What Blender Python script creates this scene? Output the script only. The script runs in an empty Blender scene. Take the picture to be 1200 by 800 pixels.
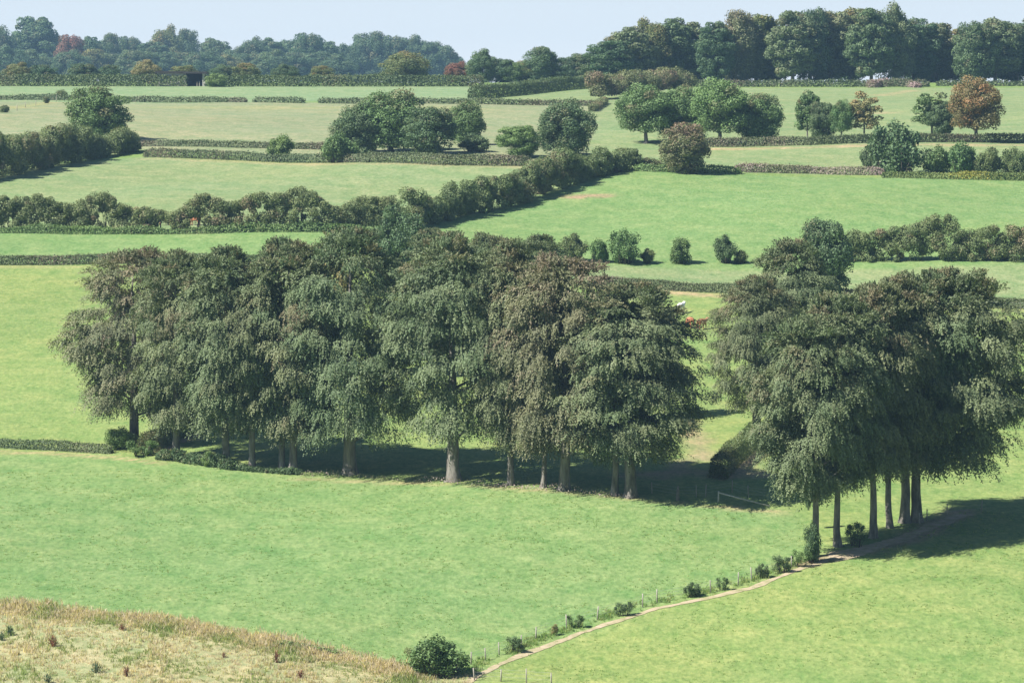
import bpy, math, random
import numpy as np

# ------------------------------------------------------------------ scene, camera model
F = 5000.0                                   # focal length in pixels of a 1200 px wide picture
YH = 125.0                                   # picture row of the true horizon
PITCH = math.atan((400.0 - YH) / F)
sc = bpy.context.scene
COL = sc.collection
rng0 = np.random.default_rng(7)

# ------------------------------------------------------------------ terrain
_ctrl = [(-400, 4), (-60, 0), (-10, -2.6), (30, -9), (100, -30), (200, -58), (290, -63.5), (340, -58.0),
         (372, -53.0), (385, -50.9)]
for _y, _d in [(700, 408), (640, 430), (575, 455), (500, 495), (420, 545), (350, 598), (310, 627),
               (262, 668), (200, 745), (160, 820), (130, 910), (115, 990), (101.5, 1085), (97.5, 1120)]:
    _ctrl.append((_d, -_d * (_y - YH) / F))
_ctrl += [(1160, 6.5), (1300, 6.8), (1500, 7.4), (1560, 4.0), (1750, -25), (2100, -75), (2950, -90)]
_cy = np.array([c[0] for c in _ctrl], float); _cz = np.array([c[1] for c in _ctrl], float)
_fy = np.arange(-400, 2951, 1.0)
_fz = np.interp(_fy, _cy, _cz)
_k = np.exp(-0.5 * (np.arange(-45, 46) / 15.0) ** 2); _k /= _k.sum()
_fz = np.convolve(np.pad(_fz, 45, mode='edge'), _k, mode='valid')

def hgt(x, y):
    x = np.asarray(x, float); y = np.asarray(y, float)
    z = np.interp(y, _fy, _fz)
    a = np.clip((y - 330) / 60, 0, 1) * np.clip((1050 - y) / 200, 0, 1)
    z = z + a * (0.35 * np.sin(x / 17.0 + y / 23.0) + 0.25 * np.sin(x / 9.0 - y / 14.0 + 1.3)
                 + 0.55 * np.sin(x / 41.0 + 0.6) * np.sin(y / 37.0 + 0.5))
    ridge = np.interp(y, [1500, 1750, 2000, 2250, 2650, 2900], [0, 20, 55, 91, 100, 70]) / (1 + np.exp((x - 90) / 35.0))
    return z + ridge

def ray(px, py):
    u = (px - 600.0) / F; v = (400.0 - py) / F
    c, s = math.cos(PITCH), math.sin(PITCH)
    return np.array([u, c + v * s, -s + v * c])

_t = np.arange(340, 2000, 0.5)
def G(px, py):
    """the spot of ground seen at a pixel of the 1200x800 photograph"""
    d = ray(px, py)
    X, Y, Z = d[0] * _t, d[1] * _t, d[2] * _t
    f = Z - hgt(X, Y)
    i = np.where(f < 0)[0]
    if len(i) == 0 or i[0] == 0:
        j = int(np.argmin(np.abs(f)))
        return np.array([X[j], Y[j], float(hgt(X[j], Y[j]))])
    j = i[0]; w = f[j - 1] / (f[j - 1] - f[j]); t = _t[j - 1] + 0.5 * w
    p = d * t
    p[2] = float(hgt(p[0], p[1]))
    return p

def ppm(p):
    return F / math.hypot(p[0], p[1])         # pixels per metre there

def gl(pts, step=1.5):
    """image polyline -> dense ground polyline (world xyz)"""
    P = np.array([G(*p) for p in pts])[:, :2]
    out = []
    for a, b in zip(P[:-1], P[1:]):
        n = max(2, int(np.linalg.norm(b - a) / step))
        out.append(a + (b - a) * np.linspace(0, 1, n, endpoint=False)[:, None])
    out.append(P[-1:])
    Q = np.concatenate(out)
    return np.column_stack([Q, hgt(Q[:, 0], Q[:, 1])])

# ------------------------------------------------------------------ materials
def new_mat(name):
    m = bpy.data.materials.new(name); m.use_nodes = True
    nt = m.node_tree; nt.nodes.clear()
    out = nt.nodes.new('ShaderNodeOutputMaterial')
    return m, nt, out

def nd(nt, typ, **kw):
    n = nt.nodes.new(typ)
    for k, v in kw.items():
        if k in n.inputs: n.inputs[k].default_value = v
        else: setattr(n, k, v)
    return n

def mixc(nt, fac, a, b, blend='MIX'):
    n = nt.nodes.new('ShaderNodeMix'); n.data_type = 'RGBA'; n.blend_type = blend
    for s, v in ((n.inputs[0], fac), (n.inputs[6], a), (n.inputs[7], b)):
        if isinstance(v, bpy.types.NodeSocket): nt.links.new(v, s)
        elif isinstance(v, (int, float)): s.default_value = v
        else: s.default_value = (*v, 1)
    return n.outputs[2]

def mth(nt, op, a, b=0.0, clamp=False):
    n = nt.nodes.new('ShaderNodeMath'); n.operation = op; n.use_clamp = clamp
    for s, v in ((n.inputs[0], a), (n.inputs[1], b)):
        if isinstance(v, bpy.types.NodeSocket): nt.links.new(v, s)
        else: s.default_value = v
    return n.outputs[0]

def maprange(nt, v, a, b, c=0.0, d=1.0):
    n = nt.nodes.new('ShaderNodeMapRange')
    nt.links.new(v, n.inputs[0])
    for i, q in enumerate((a, b, c, d)): n.inputs[i + 1].default_value = q
    return n.outputs[0]

def noise(nt, vec, scale, detail=3, rough=0.55):
    n = nt.nodes.new('ShaderNodeTexNoise')
    n.inputs['Scale'].default_value = scale; n.inputs['Detail'].default_value = detail
    n.inputs['Roughness'].default_value = rough
    if vec is not None: nt.links.new(vec, n.inputs['Vector'])
    return n.outputs['Fac']

def leaf_mat(name, ca, cb, cbrown=(0.12, 0.085, 0.05), brown=0.0, trans=0.20, gloss=0.25):
    """ca/cb: two leaf colours mixed clump by clump; brown: share of leaves turned to seed/autumn colour"""
    m, nt, out = new_mat(name)
    at = nd(nt, 'ShaderNodeAttribute', attribute_name='leaf')
    sep = nt.nodes.new('ShaderNodeSeparateColor'); nt.links.new(at.outputs['Color'], sep.inputs[0])
    oi = nt.nodes.new('ShaderNodeObjectInfo')
    c = mixc(nt, sep.outputs[0], ca, cb)
    if brown > 0:
        f = maprange(nt, sep.outputs[1], 1.0 - brown - 0.18, 1.0 - brown + 0.18)
        c = mixc(nt, f, c, cbrown)
    hsv = nt.nodes.new('ShaderNodeHueSaturation')
    nt.links.new(c, hsv.inputs['Color'])
    nt.links.new(maprange(nt, sep.outputs[2], 0, 1, 0.72, 1.3), hsv.inputs['Value'])
    nt.links.new(maprange(nt, oi.outputs['Random'], 0, 1, 0.488, 0.512), hsv.inputs['Hue'])
    c = hsv.outputs[0]
    p = nd(nt, 'ShaderNodeBsdfPrincipled', Roughness=0.6)
    p.inputs['Specular IOR Level'].default_value = gloss
    nt.links.new(c, p.inputs['Base Color'])
    t = nt.nodes.new('ShaderNodeBsdfTranslucent')
    tc = mixc(nt, 1.0, c, (1.2, 1.25, 0.6), 'MULTIPLY'); nt.links.new(tc, t.inputs[0])
    ms = nt.nodes.new('ShaderNodeMixShader'); ms.inputs[0].default_value = trans
    nt.links.new(p.outputs[0], ms.inputs[1]); nt.links.new(t.outputs[0], ms.inputs[2])
    nt.links.new(ms.outputs[0], out.inputs[0])
    return m

def plain_mat(name, a, b, scale=2.0, rough=0.85, bump=0.3, stretch=(1, 1, 1)):
    m, nt, out = new_mat(name)
    tc = nt.nodes.new('ShaderNodeTexCoord')
    mp = nt.nodes.new('ShaderNodeMapping'); mp.inputs['Scale'].default_value = stretch
    nt.links.new(tc.outputs['Object'], mp.inputs[0])
    n1 = noise(nt, mp.outputs[0], scale, 5, 0.65)
    c = mixc(nt, maprange(nt, n1, 0.3, 0.7), a, b)
    p = nd(nt, 'ShaderNodeBsdfPrincipled', Roughness=rough)
    p.inputs['Specular IOR Level'].default_value = 0.25
    nt.links.new(c, p.inputs['Base Color'])
    if bump:
        bm = nt.nodes.new('ShaderNodeBump'); bm.inputs['Strength'].default_value = bump; bm.inputs['Distance'].default_value = 0.05
        nt.links.new(n1, bm.inputs['Height']); nt.links.new(bm.outputs[0], p.inputs['Normal'])
    nt.links.new(p.outputs[0], out.inputs[0])
    return m

BR = (0.190, 0.170, 0.095)
M = {}
M['beech_green'] = leaf_mat('beech_green', (0.090, 0.132, 0.062), (0.184, 0.220, 0.112), BR, 0.16)
M['beech_mixed'] = leaf_mat('beech_mixed', (0.096, 0.130, 0.062), (0.194, 0.216, 0.112), BR, 0.27)
M['beech_brown'] = leaf_mat('beech_brown', (0.108, 0.128, 0.066), (0.204, 0.208, 0.114), (0.235, 0.198, 0.130), 0.42)
M['wood_leaf'] = leaf_mat('wood_leaf', (0.058, 0.105, 0.052), (0.100, 0.155, 0.072), BR, 0.12)
M['wood_olive'] = leaf_mat('wood_olive', (0.108, 0.138, 0.050), (0.166, 0.193, 0.076), (0.235, 0.179, 0.069), 0.25)
M['wood_red'] = leaf_mat('wood_red', (0.14, 0.105, 0.06), (0.20, 0.115, 0.07), (0.24, 0.11, 0.075), 0.35)
M['round_leaf'] = leaf_mat('round_leaf', (0.093, 0.158, 0.058), (0.150, 0.231, 0.085), BR, 0.14)
M['dark_leaf'] = leaf_mat('dark_leaf', (0.071, 0.115, 0.054), (0.122, 0.180, 0.080), BR, 0.10)
M['fresh_leaf'] = leaf_mat('fresh_leaf', (0.110, 0.179, 0.062), (0.179, 0.262, 0.090), BR, 0.05)
M['gold_leaf'] = leaf_mat('gold_leaf', (0.17, 0.18, 0.075), (0.25, 0.235, 0.10), (0.27, 0.22, 0.10), 0.4)
M['orange_leaf'] = leaf_mat('orange_leaf', (0.13, 0.122, 0.055), (0.20, 0.158, 0.07), (0.29, 0.155, 0.078), 0.42)
M['bush_brown'] = leaf_mat('bush_brown', (0.105, 0.130, 0.058), (0.165, 0.190, 0.085), (0.235, 0.175, 0.115), 0.36)
M['hedge_wild'] = leaf_mat('hedge_wild', (0.090, 0.128, 0.052), (0.180, 0.222, 0.090), (0.21, 0.17, 0.10), 0.18)
M['hedge_trim'] = leaf_mat('hedge_trim', (0.089, 0.128, 0.061), (0.131, 0.163, 0.082), (0.165, 0.140, 0.098), 0.30)
M['hedge_green'] = leaf_mat('hedge_green', (0.075, 0.115, 0.050), (0.115, 0.160, 0.068), (0.15, 0.14, 0.08), 0.15)
M['pink_weed'] = leaf_mat('pink_weed', (0.27, 0.24, 0.18), (0.18, 0.19, 0.10), (0.36, 0.26, 0.27), 0.45)
M['yellow_weed'] = leaf_mat('yellow_weed', (0.12, 0.17, 0.06), (0.17, 0.21, 0.07), (0.36, 0.33, 0.06), 0.22)
M['dock_leaf'] = leaf_mat('dock_leaf', (0.16, 0.09, 0.05), (0.22, 0.12, 0.08), (0.22, 0.08, 0.05), 0.5)
M['thistle_leaf'] = leaf_mat('thistle_leaf', (0.06, 0.11, 0.06), (0.10, 0.15, 0.08), BR, 0.1)
M['bark'] = plain_mat('bark', (0.060, 0.055, 0.046), (0.26, 0.24, 0.21), 2.2, 0.9, 0.8, (1, 1, 0.30))
M['stem'] = plain_mat('stem', (0.05, 0.04, 0.03), (0.09, 0.075, 0.055), 3, 0.9, 0.3)
M['wood_grey'] = plain_mat('weathered_wood', (0.22, 0.20, 0.17), (0.40, 0.37, 0.32), 9, 0.85, 0.3, (1, 1, 0.2))
M['wood_pale'] = plain_mat('pale_rail_wood', (0.42, 0.40, 0.34), (0.60, 0.57, 0.50), 7, 0.8, 0.2, (1, 1, 0.3))
M['wire'] = plain_mat('wire', (0.25, 0.25, 0.25), (0.35, 0.35, 0.34), 5, 0.5, 0)
M['shed_dark'] = plain_mat('dark_board', (0.028, 0.024, 0.022), (0.055, 0.048, 0.042), 3, 0.9, 0.2, (6, 1, 0.3))
M['shed_roof'] = plain_mat('roof_sheet', (0.025, 0.022, 0.022), (0.05, 0.045, 0.042), 1.2, 0.7, 0.1)
M['shed_block'] = plain_mat('block_wall', (0.36, 0.35, 0.33), (0.48, 0.46, 0.43), 1.5, 0.9, 0.1)
M['soil'] = plain_mat('soil', (0.22, 0.22, 0.10), (0.44, 0.34, 0.25), 0.9, 0.95, 0.4)
M['cow_white'] = plain_mat('white_hide', (0.80, 0.78, 0.74), (0.88, 0.86, 0.82), 2, 0.8, 0)
M['cow_red'] = plain_mat('red_hide', (0.30, 0.115, 0.06), (0.40, 0.165, 0.09), 2, 0.75, 0)

def grass_mat():
    m, nt, out = new_mat('pasture')
    at = nd(nt, 'ShaderNodeAttribute', attribute_name='base')
    geo = nt.nodes.new('ShaderNodeNewGeometry')
    pos = geo.outputs['Position']
    def mapped(sx, sy, rot=0.0):
        mp = nt.nodes.new('ShaderNodeMapping'); mp.inputs['Scale'].default_value = (sx, sy, 1)
        mp.inputs['Rotation'].default_value = (0, 0, rot)
        nt.links.new(pos, mp.inputs[0]); return mp.outputs[0]
    big = noise(nt, mapped(1, 1), 0.035, 4, 0.6)
    mid = noise(nt, mapped(1, 0.7), 0.35, 5, 0.65)
    fin = noise(nt, mapped(1, 0.55), 1.9, 4, 0.7)
    tus = noise(nt, mapped(1, 0.4, 0.2), 0.9, 3, 0.6)
    stre = noise(nt, mapped(0.25, 1.0, 0.35), 0.5, 4, 0.6)
    c = at.outputs['Color']
    # drier, paler sward in broad patches
    c = mixc(nt, maprange(nt, big, 0.35, 0.68, 0.0, 0.55), c, mixc(nt, 1.0, c, (1.22, 1.04, 1.0), 'MULTIPLY'))
    c = mixc(nt, maprange(nt, mid, 0.35, 0.68, 0.0, 1.0), mixc(nt, 1.0, c, (0.78, 0.88, 0.82), 'MULTIPLY'), mixc(nt, 1.0, c, (1.16, 1.08, 1.14), 'MULTIPLY'))
    c = mixc(nt, maprange(nt, fin, 0.3, 0.7, 0.0, 1.0), mixc(nt, 1.0, c, (0.66, 0.76, 0.68), 'MULTIPLY'), mixc(nt, 1.0, c, (1.32, 1.24, 1.30), 'MULTIPLY'))
    c = mixc(nt, maprange(nt, tus, 0.54, 0.68, 0.0, 0.45), c, mixc(nt, 1.0, c, (0.60, 0.82, 0.64), 'MULTIPLY'))
    c = mixc(nt, maprange(nt, stre, 0.52, 0.72, 0.0, 0.42), c, mixc(nt, 1.0, c, (1.34, 1.14, 1.2), 'MULTIPLY'))
    wv = nt.nodes.new('ShaderNodeTexWave'); wv.wave_type = 'BANDS'; wv.bands_direction = 'DIAGONAL'
    wv.inputs['Scale'].default_value = .055; wv.inputs['Distortion'].default_value = 7.0; wv.inputs['Detail'].default_value = 3
    wv.inputs['Detail Scale'].default_value = .35
    nt.links.new(mapped(.5, 1.6, .5), wv.inputs['Vector'])
    c = mixc(nt, maprange(nt, wv.outputs['Fac'], .2, .9, 0, .40), c, mixc(nt, 1.0, c, (.80, .93, .84), 'MULTIPLY'))
    spot = noise(nt, mapped(1, .6, .9), 3.6, 2, .6)
    c = mixc(nt, maprange(nt, spot, .60, .70, 0, .45), c, mixc(nt, 1.0, c, (.62, .78, .64), 'MULTIPLY'))
    p = nd(nt, 'ShaderNodeBsdfPrincipled', Roughness=0.85)
    p.inputs['Specular IOR Level'].default_value = 0.15
    nt.links.new(c, p.inputs['Base Color'])
    b = nt.nodes.new('ShaderNodeBump'); b.inputs['Strength'].default_value = 0.55; b.inputs['Distance'].default_value = 0.25
    h = mth(nt, 'ADD', mth(nt, 'MULTIPLY', fin, 0.8), mid)
    nt.links.new(h, b.inputs['Height']); nt.links.new(b.outputs[0], p.inputs['Normal'])
    nt.links.new(p.outputs[0], out.inputs[0])
    return m
M['pasture'] = grass_mat()

# ------------------------------------------------------------------ mesh helpers
def tag(o, label=None, cat=None, group=None, kind=None):
    if label: o['label'] = label
    if cat: o['category'] = cat
    if group: o['group'] = group
    if kind: o['kind'] = kind
    return o

def empty(name, loc, rz=0.0, s=1.0):
    o = bpy.data.objects.new(name, None); COL.objects.link(o)
    o.location = loc; o.rotation_euler = (0, 0, rz)
    o.scale = (s, s, s) if isinstance(s, (int, float)) else s
    o.empty_display_size = 0.3
    return o

def link(name, me, mat, parent=None, loc=None):
    o = bpy.data.objects.new(name, me); COL.objects.link(o)
    if mat is not None and len(me.materials) == 0: me.materials.append(mat)
    if parent is not None: o.parent = parent
    if loc is not None: o.location = loc
    return o

def mesh_np(name, V, Q, smooth=False, attr=None, matidx=None, nside=4, pattr=None):
    """V (n,3), Q (m,nside)"""
    me = bpy.data.meshes.new(name)
    V = np.ascontiguousarray(V, np.float32); Q = np.ascontiguousarray(Q, np.int32)
    me.vertices.add(len(V)); me.vertices.foreach_set('co', V.ravel())
    me.loops.add(Q.size); me.loops.foreach_set('vertex_index', Q.ravel())
    me.polygons.add(len(Q))
    me.polygons.foreach_set('loop_start', np.arange(0, Q.size, nside, dtype=np.int32))
    me.polygons.foreach_set('loop_total', np.full(len(Q), nside, np.int32))
    if matidx is not None: me.polygons.foreach_set('material_index', np.ascontiguousarray(matidx, np.int32))
    me.update(calc_edges=True)
    me.polygons.foreach_set('use_smooth', np.full(len(Q), bool(smooth)))
    if attr is not None:
        a = me.attributes.new('leaf', 'FLOAT_COLOR', 'FACE')
        c = np.ones((len(Q), 4), np.float32); c[:, :3] = attr
        a.data.foreach_set('color', c.ravel())
    if pattr is not None:
        a = me.attributes.new('base', 'FLOAT_COLOR', 'POINT')
        c = np.ones((len(V), 4), np.float32); c[:, :3] = pattr
        a.data.foreach_set('color', c.ravel())
    return me

def nrm(v):
    return v / np.maximum(np.linalg.norm(v, axis=-1, keepdims=True), 1e-9)

def quads(P, A, N, L, W):
    """leaf-shaped quads: centre P, long axis A, normal N"""
    A = nrm(A); B = nrm(np.cross(N, A))
    L = np.asarray(L).reshape(-1, 1) * 0.5; W = np.asarray(W).reshape(-1, 1) * 0.5
    V = np.stack([P - A * L, P + B * W - A * L * 0.1, P + A * L, P - B * W - A * L * 0.1], axis=1).reshape(-1, 3)
    Q = np.arange(len(P) * 4).reshape(-1, 4)
    return V, Q

class Acc:
    """collects plain polygons (quads) of one part"""
    def __init__(s): s.V = []; s.Q = []; s.n = 0
    def add(s, V, Q):
        s.V.append(np.asarray(V, float)); s.Q.append(np.asarray(Q) + s.n); s.n += len(V)
    def box(s, c, d, ax=(1, 0, 0), az=(0, 0, 1)):
        c = np.array(c, float); ax = nrm(np.array(ax, float)); az = np.array(az, float)
        az = nrm(az - ax * az.dot(ax)); ay = np.cross(az, ax)
        V = [c + ax * d[0] * i + ay * d[1] * j + az * d[2] * k for k in (-.5, .5) for j in (-.5, .5) for i in (-.5, .5)]
        s.add(V, [[0, 2, 3, 1], [4, 5, 7, 6], [0, 1, 5, 4], [2, 6, 7, 3], [0, 4, 6, 2], [1, 3, 7, 5]])
    def tube(s, P, R, n=8):
        P = np.array(P, float); m = len(P)
        T = np.gradient(P, axis=0); T = nrm(T)
        ref = np.array([1.0, 0.13, 0.05]) if abs(T[0][0]) < 0.8 else np.array([0, 1.0, 0.1])
        U = nrm(np.cross(T, ref)); W = np.cross(T, U)
        a = np.linspace(0, 2 * math.pi, n, endpoint=False)
        R = np.asarray(R, float).reshape(m, -1)
        V = (P[:, None] + (U[:, None] * np.cos(a)[None, :, None] + W[:, None] * np.sin(a)[None, :, None]) * R[:, :, None]).reshape(-1, 3)
        Q = []
        for i in range(m - 1):
            for j in range(n):
                k = (j + 1) % n
                Q.append([i * n + j, i * n + k, (i + 1) * n + k, (i + 1) * n + j])
        b = len(V); V = np.vstack([V, P[-1:], P[:1]])
        for j in range(0, n, 2):
            Q.append([(m - 1) * n + j, (m - 1) * n + (j + 1) % n, (m - 1) * n + (j + 2) % n, b])
            Q.append([(j + 2) % n, (j + 1) % n, j, b + 1])
        s.add(V, Q)
    def mesh(s, name, smooth=False):
        return mesh_np(name, np.concatenate(s.V), np.concatenate(s.Q), smooth)

# ------------------------------------------------------------------ trees
def beech_crown(seed, z0, H, R, nb=230, nspray=24, nleaf=15, leaf=0.195, top=0.42, low=0.78):
    """tall crown of drooping leafy sprays; z0 crown base, H tree height, R widest radius"""
    r = np.random.default_rng(seed)
    ph = r.uniform(0, 6.28, 8)
    nb = int(nb * 1.2)
    def prof(t):
        return R * np.interp(t, [0, .12, .35, .55, .72, .86, .95, 1.0], [low * .72, low, 1.0, .97, .86, .68, .46, .22])
    # main limbs first, then boughs gathered round them, so that dark gaps stay between
    nm = int(nb * .17)
    tm_ = (np.arange(nm) + r.random(nm)) / nm
    tm_ = tm_[r.random(nm) < .45 + .55 * prof(tm_) / R]; nm = len(tm_)
    thm = np.arange(nm) * 2.39996 + r.normal(0, .35, nm)
    wgt = prof(tm_) + .22 * R; wgt = wgt / wgt.sum()
    mi = r.choice(nm, nb, p=wgt); n = nb
    fr = r.beta(2.2, 1.0, n)
    th = thm[mi] + r.normal(0, .22, n) * (1.25 - .4 * fr) * 6.0 / np.maximum(prof(tm_[mi]) + 1.0, 2.0)
    t = np.clip(tm_[mi] + r.normal(0, .030, n) + (.55 - fr) * .075, 0.0, 1.0)
    loose = r.random(n) < .27
    t = np.where(loose, np.clip(r.beta(1.05, .95, n), 0, 1), t); th = np.where(loose, r.uniform(0, 6.283, n), th)
    topb = r.random(n) < .07
    t = np.where(topb, r.uniform(.84, .99, n), t); fr = np.where(topb, r.uniform(.2, 1, n), fr)
    m = 1 + 0.10 * np.sin(2 * th + ph[0] + 3 * t) + 0.10 * np.sin(3 * th + ph[1] - 6 * t) + 0.10 * np.sin(5 * th + ph[2] + 11 * t) \
        + 0.08 * np.sin(t * 17 + ph[3])
    rad = prof(t) * m
    rr = rad * (.16 + .84 * fr)
    C = np.column_stack([np.cos(th) * rr, np.sin(th) * rr, z0 + t * (H - z0)])
    out = np.column_stack([np.cos(th), np.sin(th), np.zeros(n)])
    s = r.uniform(0.7, 1.6, n) * (R / 6.0) ** 0.5 * np.interp(t, [0, .75, 1], [1, 1, .5])
    btint = r.random(n)
    bbrown = np.clip(0.25 + 0.45 * (t - 0.4) + r.normal(0, .22, n) + 0.2 * np.sin(2 * th + ph[5]), 0, 1)
    bval = r.uniform(0.25, 0.8, n)
    K = n * nspray
    bi = np.repeat(np.arange(n), nspray)
    u = nrm(r.normal(size=(K, 3))); u[:, 2] = np.abs(u[:, 2]) * 0.75 - 0.15
    P0 = C[bi] + u * s[bi][:, None] * np.array([1.0, 1.0, 0.7]) * r.uniform(.55, 1, (K, 1))
    tt = t[bi]
    upz = np.interp(tt, [0, .7, .88, 1], [-1.05, -0.85, 0.0, 1.2])
    D = out[bi] * (0.55 * np.interp(tt, [0, .75, .92], [1, 1, .35]))[:, None] + u * 0.35 + r.normal(0, .22, (K, 3)); D[:, 2] += upz
    D = nrm(D)
    Ln = r.uniform(0.6, 1.35, K) * np.interp(tt, [0, .15, 1], [1.35, 1.0, .8])
    KL = K * nleaf
    si = np.repeat(np.arange(K), nleaf)
    w = np.tile(np.linspace(0, 1, nleaf), K) + r.uniform(-.05, .05, KL)
    P = P0[si] + D[si] * (w * Ln[si])[:, None]
    P[:, 2] -= 0.25 * (w ** 2) * Ln[si]
    P += r.normal(0, .075, (KL, 3)) * (1.25 - 0.7 * w)[:, None]
    A = D[si] + r.normal(0, .45, (KL, 3))
    N = out[bi[si]] * 0.65 + u[si] * 0.7 + r.normal(0, .26, (KL, 3)); N[:, 2] += 0.40
    sz = leaf * r.uniform(.7, 1.35, KL)
    V, Q = quads(P, A, N, sz, sz * 0.58)
    att = np.column_stack([np.clip(btint[bi[si]] * .75 + r.random(KL) * .25, 0, 1),
                           np.clip(bbrown[bi[si]] + r.normal(0, .10, KL), 0, 1),
                           np.clip(bval[bi[si]] + r.normal(0, .08, KL), 0, 1)])
    return V, Q, att, C

def round_crown(seed, z0, H, R, nc=60, nl=150, leaf=0.3, asp=1.0, flat=0.35, csz=0.27, low=1.0):
    """broad crown of leaf clumps"""
    r = np.random.default_rng(seed)
    ph = r.uniform(0, 6.28, 6)
    d = nrm(r.normal(size=(nc, 3)))
    d[:, 2] = np.where(d[:, 2] < -flat, -flat * r.random(nc), d[:, 2])
    th = np.arctan2(d[:, 1], d[:, 0])
    m = 1 + .09 * np.sin(2 * th + ph[0]) + .08 * np.sin(3 * th + ph[1] + 3 * d[:, 2]) + r.normal(0, .05, nc)
    cz = z0 + (H - z0) * 0.46
    inner = r.random(nc) < 0.18
    k = np.where(inner, r.uniform(.2, .55, nc), r.uniform(.62, .82, nc)) * m
    C = d * k[:, None] * np.array([R, R * asp, 1.0])
    zz = d[:, 2] * k
    C[:, 2] = cz + np.where(zz > 0, zz * (H - cz) / .9, zz * (cz - z0) / max(flat, .3) * low / .78)
    rc = R * csz * r.uniform(.7, 1.25, nc)
    n = nc * nl
    ci = np.repeat(np.arange(nc), nl)
    u = nrm(r.normal(size=(n, 3))); u[:, 2] = np.where(u[:, 2] < -.75, -u[:, 2] * .6, u[:, 2])
    rr = r.uniform(.55, 1.08, n) ** 0.6
    P = C[ci] + u * (rr * rc[ci])[:, None] * np.array([1.05, 1.05, .95])
    N = nrm(u + r.normal(0, .45, (n, 3)))
    A = np.cross(N, r.normal(size=(n, 3))); A[:, 2] -= 0.3
    sz = leaf * r.uniform(.65, 1.35, n)
    V, Q = quads(P, A, N, sz, sz * .75)
    bt = r.random(nc); bb = np.clip(r.normal(.42, .22, nc) + .2 * (C[:, 2] - cz) / (H - cz + .1), 0, 1); bv = r.uniform(.3, .75, nc)
    att = np.column_stack([np.clip(bt[ci] * .7 + r.random(n) * .3, 0, 1), np.clip(bb[ci] + r.normal(0, .1, n), 0, 1),
                           np.clip(bv[ci] + r.normal(0, .14, n), 0, 1)])
    return V, Q, att, C

def trunk_mesh(seed, H, r0, C, z0, nlimb=10, lean=0.0, fork=False):
    r = np.random.default_rng(seed)
    a = Acc()
    n = 12
    zs = np.concatenate([[-0.4, 0.0, 0.25, 0.7, 1.5], np.linspace(2.6, H * .86, n)]) if H > 8 else np.linspace(-0.3, H * .85, 8)
    wob = np.cumsum(r.normal(0, .034 * H / 20, (len(zs), 2)), axis=0)
    P = np.column_stack([wob[:, 0] + lean * zs * .05, wob[:, 1], zs])
    P[:, :2] -= P[1, :2]
    R = r0 * np.interp(zs / H, [-.05, 0, .02, .06, .3, .86], [1.6, 1.45, 1.15, 1.0, .72, .12])
    ns = 10
    fl = 1 + (0.16 * np.sin(np.linspace(0, 2 * math.pi, ns, endpoint=False) * 4 + r.uniform(0, 6)))[None, :] * np.interp(zs / H, [0, .08], [1, .25])[:, None]
    a.tube(P, R[:, None] * fl, ns)
    idx = r.permutation(len(C))[:nlimb]
    for i in idx:
        c = C[i]
        zb = max(z0 * .75, min(c[2] - np.hypot(c[0], c[1]) * .7, H * .8)) if H > 8 else max(H * .15, c[2] * .4)
        q = np.array([np.interp(zb, zs, P[:, 0]), np.interp(zb, zs, P[:, 1]), zb])
        rb = float(np.interp(zb, zs, R)) * .42
        mid = q * .5 + c * .5 + np.array([0, 0, -.12 * np.linalg.norm(c - q)]) + r.normal(0, .15, 3)
        pts = [q, q * .75 + mid * .25 + r.normal(0, .04, 3), mid, c * .6 + mid * .4 + r.normal(0, .1, 3), c]
        a.tube(pts, [rb, rb * .8, rb * .55, rb * .32, rb * .1], 6)
    return a.mesh('trunk', True)

BEECH = []       # (crown mesh, trunk mesh, H, R)
for k, (z0, H, R, r0, nb, top, low) in enumerate([
        (4.4, 22.0, 6.0, .50, 320, .60, .80), (4.0, 22.0, 5.2, .42, 275, .60, .70), (5.0, 22.0, 6.4, .62, 335, .52, .92),
        (4.6, 22.0, 4.6, .36, 250, .58, .66), (3.8, 22.0, 6.8, .66, 350, .54, .96), (5.2, 22.0, 5.6, .46, 300, .62, .82),
        (6.4, 22.0, 5.6, .36, 310, .62, .60), (6.0, 22.0, 5.2, .33, 290, .62, .62), (5.6, 22.0, 6.2, .44, 330, .62, .62)]):
    V, Q, att, C = beech_crown(100 + k, z0, H, R, nb, top=top, low=low)
    cm = mesh_np('crown', V, Q, False, att)
    tm = trunk_mesh(200 + k, H, r0, C, z0, 14)
    cm.materials.append(M['beech_green']); tm.materials.append(M['bark'])
    BEECH.append((cm, tm, H, R))

ROUND = []
for k, (z0, H, R, r0, nc, nl, asp, flat, csz) in enumerate([
        (0.9, 10, 4.6, .28, 140, 210, 1.0, .80, .25), (0.7, 10, 4.2, .25, 130, 220, .95, .85, .27), (1.0, 10, 5.0, .32, 150, 210, 1.0, .75, .23),
        (0.6, 10, 3.8, .22, 120, 220, 1.1, .95, .28), (2.4, 10, 4.6, .30, 125, 210, 1.0, .65, .25)]):
    V, Q, att, C = round_crown(300 + k, z0, H, R, nc, nl, .27, asp, flat, csz)
    cm = mesh_np('crown', V, Q, False, att); cm.materials.append(M['round_leaf'])
    tm = trunk_mesh(320 + k, H, r0, C, z0, 10); tm.materials.append(M['bark'])
    ROUND.append((cm, tm, H, R))
TALL = []        # narrow see-through trees
for k, (z0, H, R, r0, nc, nl) in enumerate([(1.4, 10, 2.6, .16, 60, 110), (2.0, 10, 2.5, .14, 50, 95)]):
    V, Q, att, C = round_crown(340 + k, z0, H, R, nc, nl, .32, 1.0, .8, .30, 1.0)
    cm = mesh_np('crown', V, Q, False, att); cm.materials.append(M['round_leaf'])
    tm = trunk_mesh(350 + k, H, r0, C, z0, 9); tm.materials.append(M['bark'])
    TALL.append((cm, tm, H, R))
BUSH = []
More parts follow.
